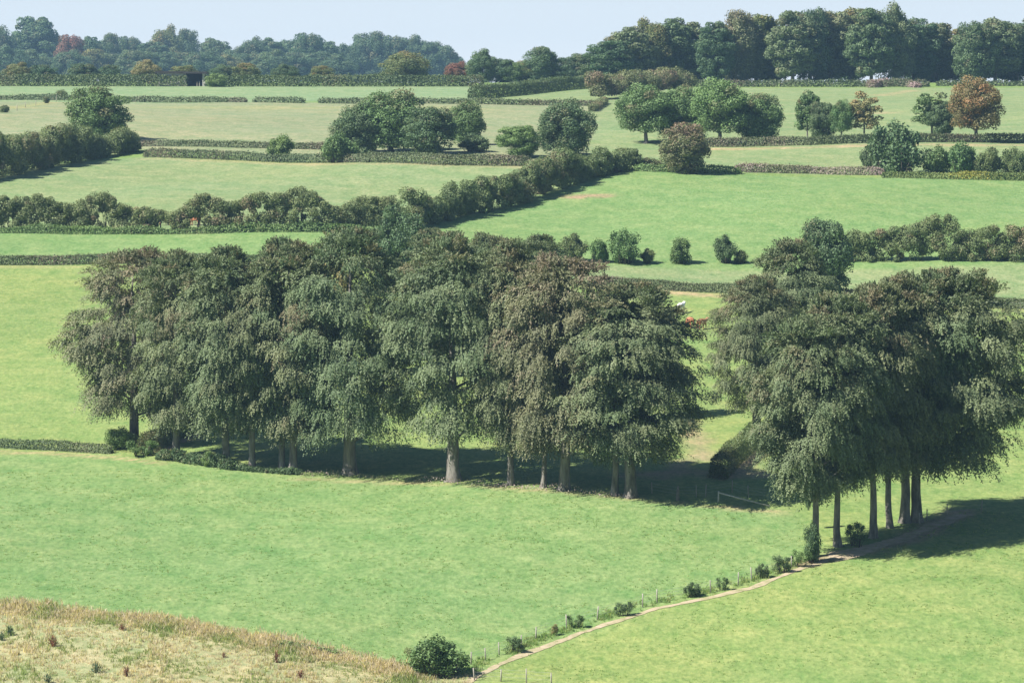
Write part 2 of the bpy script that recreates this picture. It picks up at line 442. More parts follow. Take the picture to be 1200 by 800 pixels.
for k, (R, asp, nc, nl) in enumerate([(1.0, 1.0, 60, 170), (1.15, .9, 64, 170), (.85, 1.0, 56, 170)]):
    V, Q, att, C = round_crown(360 + k, 0.10, 1.8, R, nc, nl, .085, asp, .95, .30, 1.0)
    cm = mesh_np('foliage', V, Q, False, att); cm.materials.append(M['round_leaf'])
    a = Acc(); r = np.random.default_rng(370 + k)
    for i in range(9):
        c = C[r.integers(len(C))]; b = r.normal(0, .1, 3); b[2] = -.1
        a.tube([b, b * .6 + c * .4 + r.normal(0, .04, 3), c], [.035, .025, .01], 6)
    tm = a.mesh('stems', True); tm.materials.append(M['stem'])
    BUSH.append((cm, tm, 1.8, R))

WOOD = []
for k, (z0, H, R, r0, nc, asp, csz) in enumerate([(2.2, 20.0, 6.0, .40, 190, 1.0, .23), (1.4, 20.0, 5.4, .36, 170, .9, .24), (2.6, 20.0, 6.4, .42, 200, 1.0, .21), (1.2, 20.0, 5.0, .34, 170, 1.1, .26)]):
    V, Q, att, C = round_crown(400 + k, z0, H, R, nc, 190, .46, asp, .9, csz)
    cm = mesh_np('crown', V, Q, False, att); tm = trunk_mesh(420 + k, H, r0, C, z0, 12)
    cm.materials.append(M['wood_leaf']); tm.materials.append(M['bark'])
    WOOD.append((cm, tm, H, R))
PLANT = []
for k in range(2):
    r = np.random.default_rng(440 + k); n = 150
    th = r.uniform(0, 6.28, n); el = r.uniform(.3, 1.5, n); rr = r.uniform(.15, 1, n)
    D = np.column_stack([np.cos(th) * np.cos(el), np.sin(th) * np.cos(el), np.sin(el)])
    V, Q = quads(D * rr[:, None] * np.array([.8, .8, 1.0]), D + r.normal(0, .3, (n, 3)), r.normal(0, 1, (n, 3)), r.uniform(.22, .45, n), r.uniform(.05, .13, n))
    cm = mesh_np('foliage', V, Q, False, np.column_stack([r.random(n), r.random(n), r.random(n)]))
    a = Acc()
    for i in range(5):
        d = D[i]; a.tube([(0, 0, -.1), d * .5, d * .95], [.025, .02, .008], 5)
    tm = a.mesh('stems'); cm.materials.append(M['thistle_leaf']); tm.materials.append(M['stem'])
    PLANT.append((cm, tm, 1.0, .7))
RAG = []
for k in range(7):
    r = np.random.default_rng(460 + k); nc = 13 + k * 2 if k < 4 else 62
    C = np.column_stack([r.uniform(-.9, .9, nc), r.uniform(-.45, .45, nc), r.uniform(.45, 1.6, nc) ** 1.0])
    if k >= 4:
        q_ = nrm(r.normal(size=(nc, 3))) * (r.uniform(.25, .88, nc) * (1 + .16 * np.sin(np.arange(nc) * 1.7)))[:, None]
        C = q_ * np.array([1.0, .75, .95]) + [0, 0, .78]; C[:, 2] = np.abs(C[:, 2]) + .05; C[:, 0] += (C[:, 2] - .8) * r.normal(0, .22)
    C[:, 2] *= 1 - .25 * np.abs(C[:, 0]) * r.random(); rc = r.uniform(.16, .38, nc); n = nc * 230; ci = np.repeat(np.arange(nc), 230)
    u = nrm(r.normal(size=(n, 3))); P = C[ci] + u * (rc[ci] * r.uniform(.4, 1.15, n))[:, None]
    sz = r.uniform(.06, .13, n)
    V, Q = quads(P, r.normal(size=(n, 3)), u + r.normal(0, .5, (n, 3)), sz, sz * .7)
    b = r.random(nc); bv = r.uniform(.3, .75, nc)
    cm = mesh_np('foliage', V, Q, False, np.clip(np.column_stack([b[ci], r.normal(.4, .2, n), bv[ci] + r.normal(0, .12, n)]), 0, 1))
    a = Acc()
    for c in C:
        q = np.array([c[0] * .55 + r.normal(0, .05), c[1] * .5, -.12]); a.tube([q, q * .5 + c * .5 + r.normal(0, .06, 3), c + r.normal(0, .08, 3)], [.03, .022, .008], 5)
    tm = a.mesh('stems', True); cm.materials.append(M['dark_leaf']); tm.materials.append(M['stem'])
    RAG.append((cm, tm, 1.85, 1.12))
R_ = random.Random(11)
def wide(loc): return loc[0] > 20
def put(kind, name, loc, H, W, label, cat, group=None, mat=None, var=None, rz=None, depth=None, shift=0.0):
    """W = full crown width in metres, H = height"""
    lib = {'beech': BEECH, 'round': ROUND, 'tall': TALL, 'wood': WOOD, 'plant': PLANT, 'rag': RAG, 'bush': BUSH}[kind]
    if var is None: var = R_.randrange(min(len(lib), 6))
    if name in ('field_bush', 'round_bush', 'dark_bush', 'low_shrub') or (name == 'shrub' and wide(loc)): lib = RAG; var = 4 + var % 3
    cm, tm, h0, r0 = lib[var]
    e = empty(name, loc, R_.uniform(0, 6.28) if rz is None else rz)
    sx = W / (2 * r0 * .98); sz = H / h0
    sy = sx if depth is None else depth / (2 * r0)
    e.scale = (sx, sy, sz)
    tag(e, label, cat, group)
    pn = ('foliage', 'stems') if kind in ('bush', 'plant', 'rag') else ('crown', 'trunk')
    c = link(pn[0], cm, None, e); t = link(pn[1], tm, None, e)
    if shift:
        a_ = -e.rotation_euler.z; c.location = (math.cos(a_) * shift / sx, math.sin(a_) * shift / sy, 0)
    if mat:
        c.material_slots[0].link = 'OBJECT'; c.material_slots[0].material = M[mat]
    return e

def at_px(kind, name, px, by, ty, wpx, label, cat, group=None, mat=None, var=None, **k):
    p = G(px, by); s = ppm(p)
    return put(kind, name, p - np.array([0, 0, .05]), (by - ty) / s, wpx / s, label, cat, group, mat, var, **k)

# ---- the row of tall beeches across the middle (trunk foot x, y, top y, crown width)
row = 'row of tall drooping trees across the middle'
ORD = ['first', 'second', 'third', 'fourth', 'fifth', 'sixth', 'seventh', 'eighth', 'ninth', 'tenth', 'eleventh', 'twelfth', 'thirteenth', 'fourteenth', 'fifteenth']
ROW = [
    (157, 522, 292, 138, 0, 'beech_brown', 'brownish tree at the left end of the tall row, rounded outer side over open pasture'),
    (207, 538, 300, 100, 1, 'beech_green', 'green tree second from the left end of the tall row, slim grey trunk'),
    (265, 547, 296, 112, 3, 'beech_green', 'tree third from the left end of the tall row, dark trunk behind a pale bush'),
    (296, 549, 318, 100, 5, 'beech_mixed', 'tree with a stout leaf-clad trunk fourth from the left end of the tall row'),
    (330, 551, 286, 92, 3, 'beech_green', 'slender trunked tree close on the left of a darker straight trunk, fifth from the left'),
    (344, 552, 290, 112, 1, 'beech_mixed', 'tree with a dark straight trunk, sixth from the left end of the tall row'),
    (410, 555, 272, 150, 4, 'beech_green', 'large tree with a thick trunk and a skirt of low sprays, seventh from the left'),
    (531, 563, 280, 160, 2, 'beech_green', 'largest green tree at the centre of the row with the thickest grey trunk'),
    (598, 568, 290, 92, 3, 'beech_mixed', 'slim tree with a bare trunk pale at its foot, just right of the thickest trunk'),
    (637, 571, 310, 70, 5, 'beech_brown', 'thin trunked tree with an ivy tuft halfway up its bare stem'),
    (661, 574, 298, 142, 0, 'beech_brown', 'big russet brown tree with a broad leaning grey trunk right of centre'),
    (721, 580, 352, 96, 3, 'beech_green', 'tree with a thin trunk second from the right end of the tall row'),
    (739, 582, 336, 164, 5, 'beech_mixed', 'last tree at the right end of the tall row, sprays sweeping low to the right'),
]
for px, by, ty, w, v, mt, lb in ROW:
    at_px('beech', 'beech_tree', px, by, ty, w, lb, 'tree', row, mt, v)
# trees standing behind the row, their tops above it
bk = 'trees whose tops show behind the tall row'
for px, by, ty, w, v, mt, kd, lb in [
    (470, 345, 246, 74, 0, 'dark_leaf', 'round', 'dark round topped tree rising above the row left of its centre'),
    (505, 440, 272, 74, 1, 'beech_green', 'beech', 'pale green tree top behind the row between the dark tree and the centre'),
    (575, 450, 274, 84, 5, 'beech_mixed', 'beech', 'olive tree top behind the centre of the row below the open field'),
    (632, 452, 280, 84, 3, 'beech_green', 'beech', 'green tree top behind the russet tree on its left shoulder'),
    (398, 440, 272, 60, 2, 'gold_leaf', 'tall', 'small golden tree top peeping out behind the row, left of its dark tree'),
    (760, 490, 372, 56, 3, 'beech_green', 'beech', 'tree behind the right end of the row near the white cow')]:
    at_px(kd, 'background_tree' if kd != 'beech' else 'beech_tree', px, by, ty, w, lb, 'tree', bk, mt, v % (2 if kd == 'tall' else 5))
# ---- the trees behind the right group
at_px('beech', 'beech_tree', 886, 515, 328, 104, 'tree behind the right hand group with a dark trunk over a patch of shade', 'tree', None, 'beech_mixed', 2)
at_px('beech', 'beech_tree', 928, 500, 286, 110, 'olive tree half hidden behind the right hand group, left of a dark green tree', 'tree', None, 'beech_green', 5)
at_px('round', 'dark_tree', 967, 350, 254, 62, 'dark green tree top standing highest behind the right hand group', 'tree', None, 'dark_leaf', 3)
# ---- the group on the right
grp = 'group of tall trees beside the path at the right'
for px, by, ty, w, v, mt, shf, lb in [
    (955, 652, 376, 132, 6, 'beech_green', -.5, 'leftmost tree of the right hand group, ivy climbing from its foot'),
    (982, 640, 350, 128, 7, 'beech_green', 0, 'second tree from the left in the right hand group, straight dark trunk'),
    (1023, 630, 338, 130, 6, 'beech_mixed', 0, 'third tree from the left in the right hand group, trunk beside the bare path'),
    (1043, 618, 332, 124, 7, 'beech_mixed', .8, 'slim tree fourth from the left in the right hand group'),
    (1060, 612, 326, 158, 8, 'beech_green', 2.0, 'tree with the stoutest trunk in the right hand group'),
    (1074, 611, 324, 176, 8, 'beech_mixed', 4.2, 'brown topped tree touching the stoutest trunk on its right side')]:
    at_px('beech', 'beech_tree', px, by, ty, w, lb, 'tree', grp, mt, v, shift=shf)

# ---- far woods on the skyline
def far(kind, px, D, ty, wpx, label, group, mat, var=None, name='woodland_tree'):
    X = (px - 600) / F * D
    z = float(hgt(X, D)); ztop = -D * (ty - YH) / F
    if kind == 'round' and var is None: var = R_.choice([0, 1, 3])
    return put(kind, name, (X, D, z - .1), ztop - z, wpx * D / F * (1.30 if kind != 'round' and D < 1300 else 1), label, 'tree', group, mat, var)
wl = 'trees of the hazy wood on the left skyline'
big = [(3, 34, 34, 'wood_leaf'), (42, 20, 48, 'dark_leaf'), (66, 42, 28, 'wood_leaf'), (84, 40, 30, 'wood_red'), (107, 42, 30, 'wood_leaf'), (131, 40, 30, 'dark_leaf'),
       (152, 42, 30, 'wood_leaf'), (178, 48, 34, 'wood_leaf'), (196, 33, 34, 'wood_olive'), (217, 35, 32, 'wood_leaf'), (250, 44, 38, 'dark_leaf'), (275, 57, 34, 'wood_leaf'), (298, 46, 34, 'wood_leaf'),
       (320, 46, 32, 'dark_leaf'), (345, 44, 34, 'wood_leaf'), (362, 38, 36, 'wood_leaf'), (385, 48, 34, 'dark_leaf'), (-25, 38, 40, 'wood_leaf')]
kinds = {'wood_leaf': 'green', 'dark_leaf': 'dark green', 'wood_red': 'reddish', 'wood_olive': 'pale olive', 'round_leaf': 'mid green', 'gold_leaf': 'yellowish', 'bush_brown': 'brownish'}
big.sort()
for i, (px, ty, w, mt) in enumerate(big):
    lb = ('tallest dark dome of a tree standing over the left skyline wood' if px == 42 else
          'reddish tree top on the left skyline beside the tallest dome' if px == 84 else
          '%s tree, %s from the left in back rank of the left skyline wood' % (kinds[mt], (ORD + ['sixteenth', 'seventeenth', 'eighteenth'])[i]))
    far('wood' if i % 3 == 2 else 'round', px, 2420 + (i % 4) * 45, ty, w * 1.25, lb, wl, mt)
frn = [(12, 56, 40, 'wood_leaf'), (34, 60, 36, 'dark_leaf'), (60, 66, 36, 'wood_leaf'), (84, 60, 36, 'wood_leaf'), (112, 58, 34, 'wood_olive'), (136, 62, 34, 'wood_leaf'), (160, 58, 36, 'dark_leaf'),
       (188, 60, 38, 'wood_leaf'), (214, 62, 34, 'dark_leaf'), (240, 60, 38, 'wood_leaf'), (268, 66, 34, 'wood_olive'), (292, 62, 36, 'wood_leaf'), (318, 60, 36, 'dark_leaf'), (344, 62, 36, 'wood_leaf'),
       (370, 60, 36, 'wood_leaf'), (396, 66, 36, 'wood_leaf')]
for i, (px, ty, w, mt) in enumerate(frn):
    far('round', px, 2270 + (i % 3) * 35, ty, w * 1.35, '%s tree, %s from the left in front rank of the left skyline wood' % (kinds[mt], (ORD + ['sixteenth'])[i]), wl, mt)
lo = [(22, 74, 30, 'wood_olive'), (52, 76, 28, 'wood_leaf'), (98, 74, 30, 'wood_leaf'), (172, 71, 30, 'gold_leaf'), (216, 76, 28, 'wood_olive'), (262, 76, 30, 'wood_leaf'), (288, 74, 30, 'wood_olive'), (335, 76, 30, 'wood_leaf'), (378, 77, 28, 'wood_olive'), (128, 76, 26, 'wood_leaf')]
lo.sort()
for i, (px, ty, w, mt) in enumerate(lo):
    far('round', px, 1210, ty, w * 1.2, ('yellowish bushy tree just left of the shed roof' if px == 172 else '%s low tree peeping over the far hedge, %s of these from the left edge' % (kinds[mt], ORD[i])),
        'low trees just behind the far hedge', mt, name='low_tree')
wd = 'blue dome of trees at the middle of the skyline'
for i, (px, ty, w) in enumerate([(408, 54, 30), (424, 43, 34), (442, 38, 36), (462, 41, 36), (482, 44, 34), (500, 47, 34), (518, 52, 32), (532, 62, 24)]):
    far('round', px, 2560, ty, w * 1.3, 'blue hazed tree of the domed wood, %s from its left side' % ORD[i], wd, 'wood_leaf')
far('round', 475, 1240, 62, 62, 'low olive dome shaped tree in front of the blue domed wood', None, 'wood_olive', 2, 'dome_tree')
far('round', 538, 1200, 73, 36, 'rusty red shrub on the far skyline behind the hedge', None, 'wood_red', 0, 'red_shrub')
for px, ty, w, mt, lb in [(565, 59, 34, 'dark_leaf', 'dark tree right of the rusty shrub on the skyline'), (590, 68, 30, 'wood_leaf', 'small pale tree in the dip of the skyline'),
                          (603, 72, 34, 'round_leaf', 'low bright green tree in the dip of the skyline'), (634, 55, 40, 'dark_leaf', 'dark feathery tree alone in the middle of the skyline dip'),
                          (662, 66, 32, 'wood_leaf', 'low tree between the feathery tree and the skyline wood on the right'), (683, 62, 36, 'dark_leaf', 'dark broad tree next to the left end of the right skyline wood'), (619, 70, 26, 'wood_olive', 'small olive tree against the feathery tree on the skyline')]:
    far('round', px, 1190, ty, w * 1.15, lb, 'scattered trees in the dip of the skyline', mt)
wr = 'trees of the dark wood on the right skyline'
rl = [(716, 44, 38), (738, 30, 44), (762, 25, 42), (788, 20, 44), (812, 28, 38), (838, 24, 34), (862, 13, 42), (886, 12, 40), (908, 20, 38), (928, 13, 42), (950, 8, 40), (972, 8, 42), (996, 8, 42), (1020, 10, 42),
      (1046, 8, 44), (1070, 20, 38), (1096, 27, 38), (1118, 33, 36), (1140, 24, 42), (1165, 20, 44), (1190, 22, 44), (1216, 20, 44), (1240, 24, 44)]
for i, (px, ty, w) in enumerate(rl):
    lbl = ['broad green', 'dark', 'olive', 'tall', 'bushy'][i % 5]
    far(['wood', 'wood', 'round', 'wood'][i % 4], px, 1145 + (i * 37 % 30), ty, w * 1.2, '%s tree in the right skyline wood, %s from its left end' % (lbl, (ORD + ['sixteenth', 'seventeenth', 'eighteenth', 'nineteenth', 'twentieth', 'twenty-first', 'twenty-second', 'twenty-third'])[i]),
        wr, ['wood_leaf', 'beech_mixed', 'wood_olive', 'dark_leaf', 'beech_green'][i % 5])

for i, px in enumerate([728, 776, 850, 897, 985, 1082, 1108, 1178]):
    far('round', px, 1195, 42 + (i * 5) % 11, 62, '%s tree in the lower second rank of the right skyline wood, from its left end' % ORD[i], 'second rank of the right skyline wood', 'dark_leaf' if i % 2 else 'wood_leaf', [0, 1, 3][i % 3])
# ---- trees and bushes among the upper fields
for kd, nm, px, by, ty, w, mt, v, lb in [
    ('round', 'round_tree', 115, 165, 102, 72, 'round_leaf', 1, 'big round tree alone on the left at the end of a thick hedge'),
    ('bush', 'round_bush', 330, 188, 154, 38, 'fresh_leaf', 0, 'round green bush standing alone on the lane hedge'),
    ('bush', 'round_bush', 398, 190, 152, 46, 'round_leaf', 1, 'round bush at the left foot of the tree clump by the lane'),
    ('round', 'clump_tree', 420, 180, 122, 66, 'dark_leaf', 0, 'dark tree on the left of the tree clump by the lane'),
    ('round', 'clump_tree', 458, 178, 108, 88, 'round_leaf', 2, 'largest tree of the clump by the lane, yellowish crown top'),
    ('round', 'clump_tree', 502, 181, 124, 60, 'dark_leaf', 3, 'bluish dark tree on the right of the tree clump by the lane'),
    ('round', 'clump_tree', 546, 170, 119, 50, 'round_leaf', 1, 'oval tree just right of the clump, a low shrub at its foot'),
    ('bush', 'low_shrub', 556, 178, 153, 42, 'dark_leaf', 2, 'low dark shrub at the foot of the oval tree'),
    ('round', 'pale_bush', 608, 184, 146, 52, 'fresh_leaf', 3, 'pale green bushy tree between the oval tree and a dark round tree'),
    ('round', 'round_tree', 664, 182, 119, 72, 'dark_leaf', 0, 'dark round tree left of the diagonal hedge end'),
    ('round', 'lollipop_tree', 757, 168, 102, 74, 'round_leaf', 4, 'round headed tree on a short bare trunk in the upper right pasture'),
    ('round', 'pasture_tree', 800, 166, 103, 66, 'round_leaf', 2, 'middle tree between the short trunked tree and the tall pale one'),
    ('round', 'pasture_tree', 844, 170, 96, 72, 'fresh_leaf', 4, 'tallest pale green tree on the upper right lane hedge'),
    ('round', 'pasture_tree', 889, 168, 110, 56, 'round_leaf', 1, 'tree right of the tallest pale one with a thin visible trunk'),
    ('round', 'brown_bush', 801, 202, 144, 66, 'bush_brown', 1, 'large brown topped bush at the top edge of the bright field'),
    ('tall', 'thin_tree', 946, 163, 104, 30, 'round_leaf', 0, 'tall thin see-through tree at the left of a cluster of three'),
    ('round', 'pasture_tree', 964, 163, 118, 34, 'dark_leaf', 3, 'dark tree in the middle of a cluster of three'),
    ('round', 'pasture_tree', 986, 163, 119, 30, 'round_leaf', 4, 'small tree at the right of a cluster of three beside the golden tree'),
    ('tall', 'golden_tree', 1013, 162, 107, 38, 'gold_leaf', 1, 'thin golden leaved tree alone in the upper right pasture'),
    ('tall', 'pasture_tree', 1092, 160, 107, 46, 'round_leaf', 0, 'sparse green tree touching the left of the orange tree'),
    ('round', 'pasture_tree', 1102, 161, 118, 34, 'dark_leaf', 3, 'low dark tree tucked between the sparse tree and the orange tree'),
    ('round', 'orange_tree', 1144, 166, 94, 66, 'orange_leaf', 4, 'orange brown autumn tree at the upper right'),
    ('round', 'dark_bush', 1050, 204, 138, 74, 'dark_leaf', 1, 'big dark green bush below the orange tree at the left'),
    ('bush', 'dark_bush', 1022, 199, 166, 36, 'dark_leaf', 0, 'low dark bush against the left side of the big dark bush'),
    ('bush', 'shrub', 1100, 203, 168, 44, 'round_leaf', 1, 'grey green shrub just right of the big dark bush'),
    ('bush', 'shrub', 1128, 205, 162, 48, 'round_leaf', 0, 'middle shrub of the scrubby line below the orange tree'),
    ('bush', 'shrub', 1158, 206, 168, 40, 'hedge_wild', 2, 'shrub right of the middle one in the scrubby line'),
    ('bush', 'shrub', 1188, 206, 170, 44, 'hedge_wild', 1, 'brownish shrub of the scrubby line at the right edge'),
    ('bush', 'shrub', 5, 132, 123, 12, 'hedge_wild', 0, 'tiny dark shrub on the fence at the far left edge'),
    ('bush', 'shrub', 72, 117, 106, 16, 'hedge_wild', 1, 'small dark shrub sitting on the second hedge left of the round tree'),
    ('bush', 'shrub', 54, 121, 113, 8, 'hedge_wild', 2, 'smallest dark shrub on the far left fence'),
    ('bush', 'field_bush', 566, 305, 272, 46, 'hedge_wild', 0, 'bush behind the centre of the tall row at the bright field edge'),
    ('bush', 'field_bush', 606, 306, 276, 46, 'hedge_wild', 1, 'olive bush behind the tall row beside the first field edge bush'),
    ('bush', 'field_bush', 674, 306, 268, 40, 'hedge_wild', 2, 'brownish round bush left of the bright edge bush'),
    ('bush', 'field_bush', 702, 307, 276, 30, 'fresh_leaf', 0, 'small bush between two larger ones at the field edge'),
    ('bush', 'field_bush', 731, 308, 265, 48, 'round_leaf', 1, 'large green bush in the middle of the field edge line'),
    ('bush', 'field_bush', 758, 308, 288, 22, 'hedge_wild', 2, 'low shrub at the right foot of the large field edge bush'),
    ('bush', 'field_bush', 797, 308, 274, 38, 'round_leaf', 0, 'rounded bush alone at the edge of the bright field'),
    ('bush', 'field_bush', 851, 308, 270, 34, 'dark_leaf', 2, 'dark bush leaning right at the edge of the bright field'),
    ('bush', 'field_bush', 868, 308, 291, 22, 'hedge_wild', 1, 'low trailing shrub at the right foot of the dark leaning bush'),
]:
    at_px(kd, nm, px, by, ty, w, lb, 'bush' if kd == 'bush' or 'bush' in nm else 'tree', None, mt, v)

# ---- bushes near the path and the bank
pb = 'small clipped bushes along the path'
for px, by, ty, w, v, lb in [(602, 764, 744, 22, 0, 'ragged small bush lowest along the path beside two posts'), (675, 735, 718, 22, 1, 'wedge shaped small bush on the path with a flicked up side'),
                             (731, 721, 702, 22, 2, 'tight dark small bush on the path, right of the wedge shaped one'), (811, 699, 680, 24, 0, 'fourth small bush up the path, split in two tufts'),
                             (847, 691, 674, 16, 1, 'smallest round bush up the path beside a pale post'), (893, 677, 658, 18, 2, 'dark bush up the path, left of a paired one'),
                             (914, 671, 649, 24, 0, 'dark bush up the path closest to the pale green one')]:
    at_px('rag', 'small_bush', px, by, ty, w * 1.1, lb, 'bush', pb, 'dark_leaf' if v != 1 else 'round_leaf', (v + px) % 4, rz=(px % 7) * .12 - .35)
at_px('rag', 'small_bush', 938, 664, 640, 24, 'lighter green bush at the left foot of the ivy clad tree', 'bush', None, 'fresh_leaf', 1)
at_px('rag', 'ivy', 952, 659, 606, 25, 'dark ivy mass wrapped round the foot of the leftmost group tree', 'ivy', None, 'dark_leaf', 5)
at_px('bush', 'ivy', 947, 620, 592, 9, 'tuft of ivy high on the left side of the group tree trunk', 'ivy', None, 'dark_leaf', 0).location.z += 2.2
at_px('rag', 'undergrowth_bush', 1003, 640, 610, 34, 'shaded scrub between the second and third trunk of the right group', 'bush', None, 'dark_leaf', 0)
at_px('rag', 'bramble_bush', 513, 790, 740, 74, 'large dense bush at the bottom of the picture on the dry bank', 'bush', None, 'round_leaf', 5, rz=.4)
at_px('rag', 'bramble_bush', 486, 786, 757, 34, 'lower lobe of scrub at the left side of the large bottom bush', 'bush', None, 'hedge_wild', 2)
at_px('bush', 'hedge_bush', 140, 526, 502, 36, 'bright green bush at the end of the low hedge by the leftmost trunk', 'bush', None, 'fresh_leaf', 1)
at_px('rag', 'hedge_bush', 168, 534, 514, 44, 'low green bush in front of the leftmost tall trunk', 'bush', None, 'round_leaf', 0)
at_px('bush', 'hedge_bush', 247, 546, 528, 20, 'small pale bush in sunlight between the second and third trunk', 'bush', None, 'fresh_leaf', 2)
at_px('tall', 'twig_sapling', 650, 744, 730, 9, 'tiny bare looking sapling on the path between two dark bushes', 'sapling', None, 'gold_leaf', 1)

# ------------------------------------------------------------------ hedges
def hedge(name, pts, hpx, wm, label, mat, wild=0.15, trim=True, lift=0.0, group=None, gaps=(), holes=(), seed=0, dens=1.0, cat='hedge'):
    """leafy hedge along a ground line; hpx height in photo pixels, wm width in metres"""
    r = np.random.default_rng(900 + seed + len(label))
    L = gl(pts, 0.8)
    org = L[0].copy()
    s = F / np.hypot(L[:, 0], L[:, 1])
    d = np.gradient(L[:, :2], axis=0); d = d / np.linalg.norm(d, axis=1, keepdims=True)
    seg = np.linalg.norm(np.diff(L[:, :2], axis=0), axis=1); al = np.concatenate([[0], np.cumsum(seg)])
    tot = al[-1]
    hp = np.interp(np.linspace(0, 1, len(L)), np.linspace(0, 1, len(hpx)), hpx) if isinstance(hpx, (list, tuple)) else np.full(len(L), float(hpx))
    hm = hp / s
    Dm = float(np.mean(F / s)); leaf = 1.75 * Dm / F
    hmean = float(hm.mean())
    ph = r.uniform(0, 6.28, 8)
    def htf(a):
        w = wild
        return np.clip(np.minimum(a, tot - a) / .8, .02, 1) ** .5 * (1 + w * (0.55 * np.sin(a / 2.3 + ph[0]) + 0.5 * np.sin(a / 4.7 + ph[1]) + 0.4 * np.sin(a / 1.3 + ph[2]) + .4 * np.sin(a / 11 + ph[3])))
    def wtf(a):
        return 1 + wild * (0.5 * np.sin(a / 3.1 + ph[4]) + 0.5 * np.sin(a / 1.7 + ph[5]))
    if trim:
        per = wm + 2 * hmean
        n = int(tot * per / (leaf * leaf * .38) * 1.5 * dens)
        a = r.uniform(0, tot, n)
        h = np.interp(a, al, hm) * htf(a); w = wm * wtf(a)
        q = r.uniform(0, 1, n) * (w + 2 * h)
        side = np.where(q < h, -1, np.where(q > h + w, 1, 0))
        lat = np.where(side == 0, q - h - w / 2, side * w / 2 * r.uniform(.86, 1.04, n))
        zz = np.where(side == -1, q, np.where(side == 1, q - h - w, h * r.uniform(.93, 1.05, n)))
        nl = side * 1.0; nz = np.where(side == 0, 1.0, 0.25)
        # round shoulders
        over = np.clip(zz / h - .75, 0, .3); lat = lat * (1 - over * .5)
        ke = r.random(n) < min(.3, 2 * wm * hmean / max(tot * per, 1)) ; ne = int(ke.sum())
        a[ke] = np.where(r.random(ne) < .5, r.uniform(0, .15, ne), tot - r.uniform(0, .15, ne)); lat[ke] = r.uniform(-.5, .5, ne) * wm * .9; zz[ke] = r.uniform(0, .95, ne) * h[ke] * .9
    else:
        # chain of bushy clumps
        nc = max(16, int(tot * hmean / (wm * .30) ** 2 * 3.0))
        ca = (np.arange(nc) + r.uniform(-1.5, 1.5, nc)) / nc * tot; ca = np.sort(np.clip(ca, 0, tot))
        chh = np.interp(ca, al, hm) * htf(ca)
        cl = r.uniform(-.5, .5, nc) * wm * .55
        lev = r.random(nc) ** .8
        rad = np.clip(wm * .5, .3, None) * r.uniform(.18, .52, nc)
        czz = np.maximum(rad * .6, chh * lev - 0 * rad); czz = np.minimum(czz, np.maximum(chh - rad * .8, rad * .4))
        n = int(nc * 4 * math.pi * (wm * .23) ** 2 / (leaf * leaf * .38) * 0.42 * dens)
        ci = r.integers(0, nc, n)
        u = nrm(r.normal(size=(n, 3)))
        rr = rad[ci] * r.uniform(.6, 1.05, n) ** .6
        a = np.clip(ca[ci] + u[:, 0] * rr, 0, tot); lat = cl[ci] + u[:, 1] * rr; zz = czz[ci] + u[:, 2] * rr * .95
        ok = zz > -.1
        a, lat, zz, u, ci = a[ok], lat[ok], zz[ok], u[ok], ci[ok]; n = len(a)
        nl = u[:, 1]; nz = u[:, 2] + .15
    for g0, g1, zt in [(g[0], g[1], 99) for g in gaps] + list(holes):
        ok = (a < g0 * tot) | (a > g1 * tot) | (zz > zt * r.uniform(.8, 1.2, len(a)))
        a, lat, zz, nl, nz = a[ok], lat[ok], zz[ok], nl[ok], nz[ok]
        if not trim: u = u[ok]; ci = ci[ok]
        n = len(a)
    X = np.interp(a, al, L[:, 0]); Y = np.interp(a, al, L[:, 1]); Z = np.interp(a, al, L[:, 2])
    dx = np.interp(a, al, d[:, 0]); dy = np.interp(a, al, d[:, 1])
    P = np.column_stack([X - dy * lat, Y + dx * lat, Z + zz + lift]) - org
    N = np.column_stack([-dy * nl, dx * nl, nz]) + r.normal(0, .45, (n, 3))
    if not trim: N[:, 0] += u[:, 0] * dx; N[:, 1] += u[:, 0] * dy
    A = np.cross(N, r.normal(size=(n, 3)))
    sz = leaf * r.uniform(.6, 1.35, n)
    P += r.normal(0, leaf * (.5 if trim else .35), (n, 3))
    V, Q = quads(P, A, N, sz, sz * .75)
    if trim:
        tint = .5 + .3 * np.sin(a / 3.7 + ph[6]) + r.normal(0, .2, n); brn = .45 + .22 * np.sin(a / 6.3 + ph[7]) + .15 * np.sin(a / 1.9) + r.normal(0, .15, n)
        val = .5 + .12 * np.sin(a / 2.1 + ph[2]) + r.normal(0, .10, n)
    else:
        bt = r.random(nc); bb = r.normal(.45, .22, nc) + .15 * np.sin(ca / 9 + ph[1]); bv = r.uniform(.3, .75, nc)
        tint = bt[ci] * .7 + r.random(n) * .3; brn = bb[ci] + r.normal(0, .1, n); val = bv[ci] + r.normal(0, .14, n)
    att = np.clip(np.column_stack([tint, brn, val]), 0, 1)
    e = empty(name, org)
    tag(e, label, cat, group)
    link('foliage', mesh_np('foliage', V, Q, False, att), M[mat], e)
    if seed == 14:                                          # the hawthorn stems that show under the ragged row
        sm = None
        for sa in np.linspace(0.01, .99, 70):
            aa = min(tot, max(0, sa * tot + r.normal(0, .5))); q = np.array([np.interp(aa, al, L[:, k_]) for k_ in range(3)]) - org
            if sm is None:
                ac = Acc(); ac.tube([(0, 0, -.2), (.08, .05, 1.0), (-.1, .1, 2.2), (.2, 0, 3.4)], [.13, .10, .07, .02], 6); sm = ac.mesh('stem', True)
            st = link('stem', sm, M['stem'], e, q); st.rotation_euler = (r.normal(0, .1), r.normal(0, .1), r.uniform(0, 6))
    return e

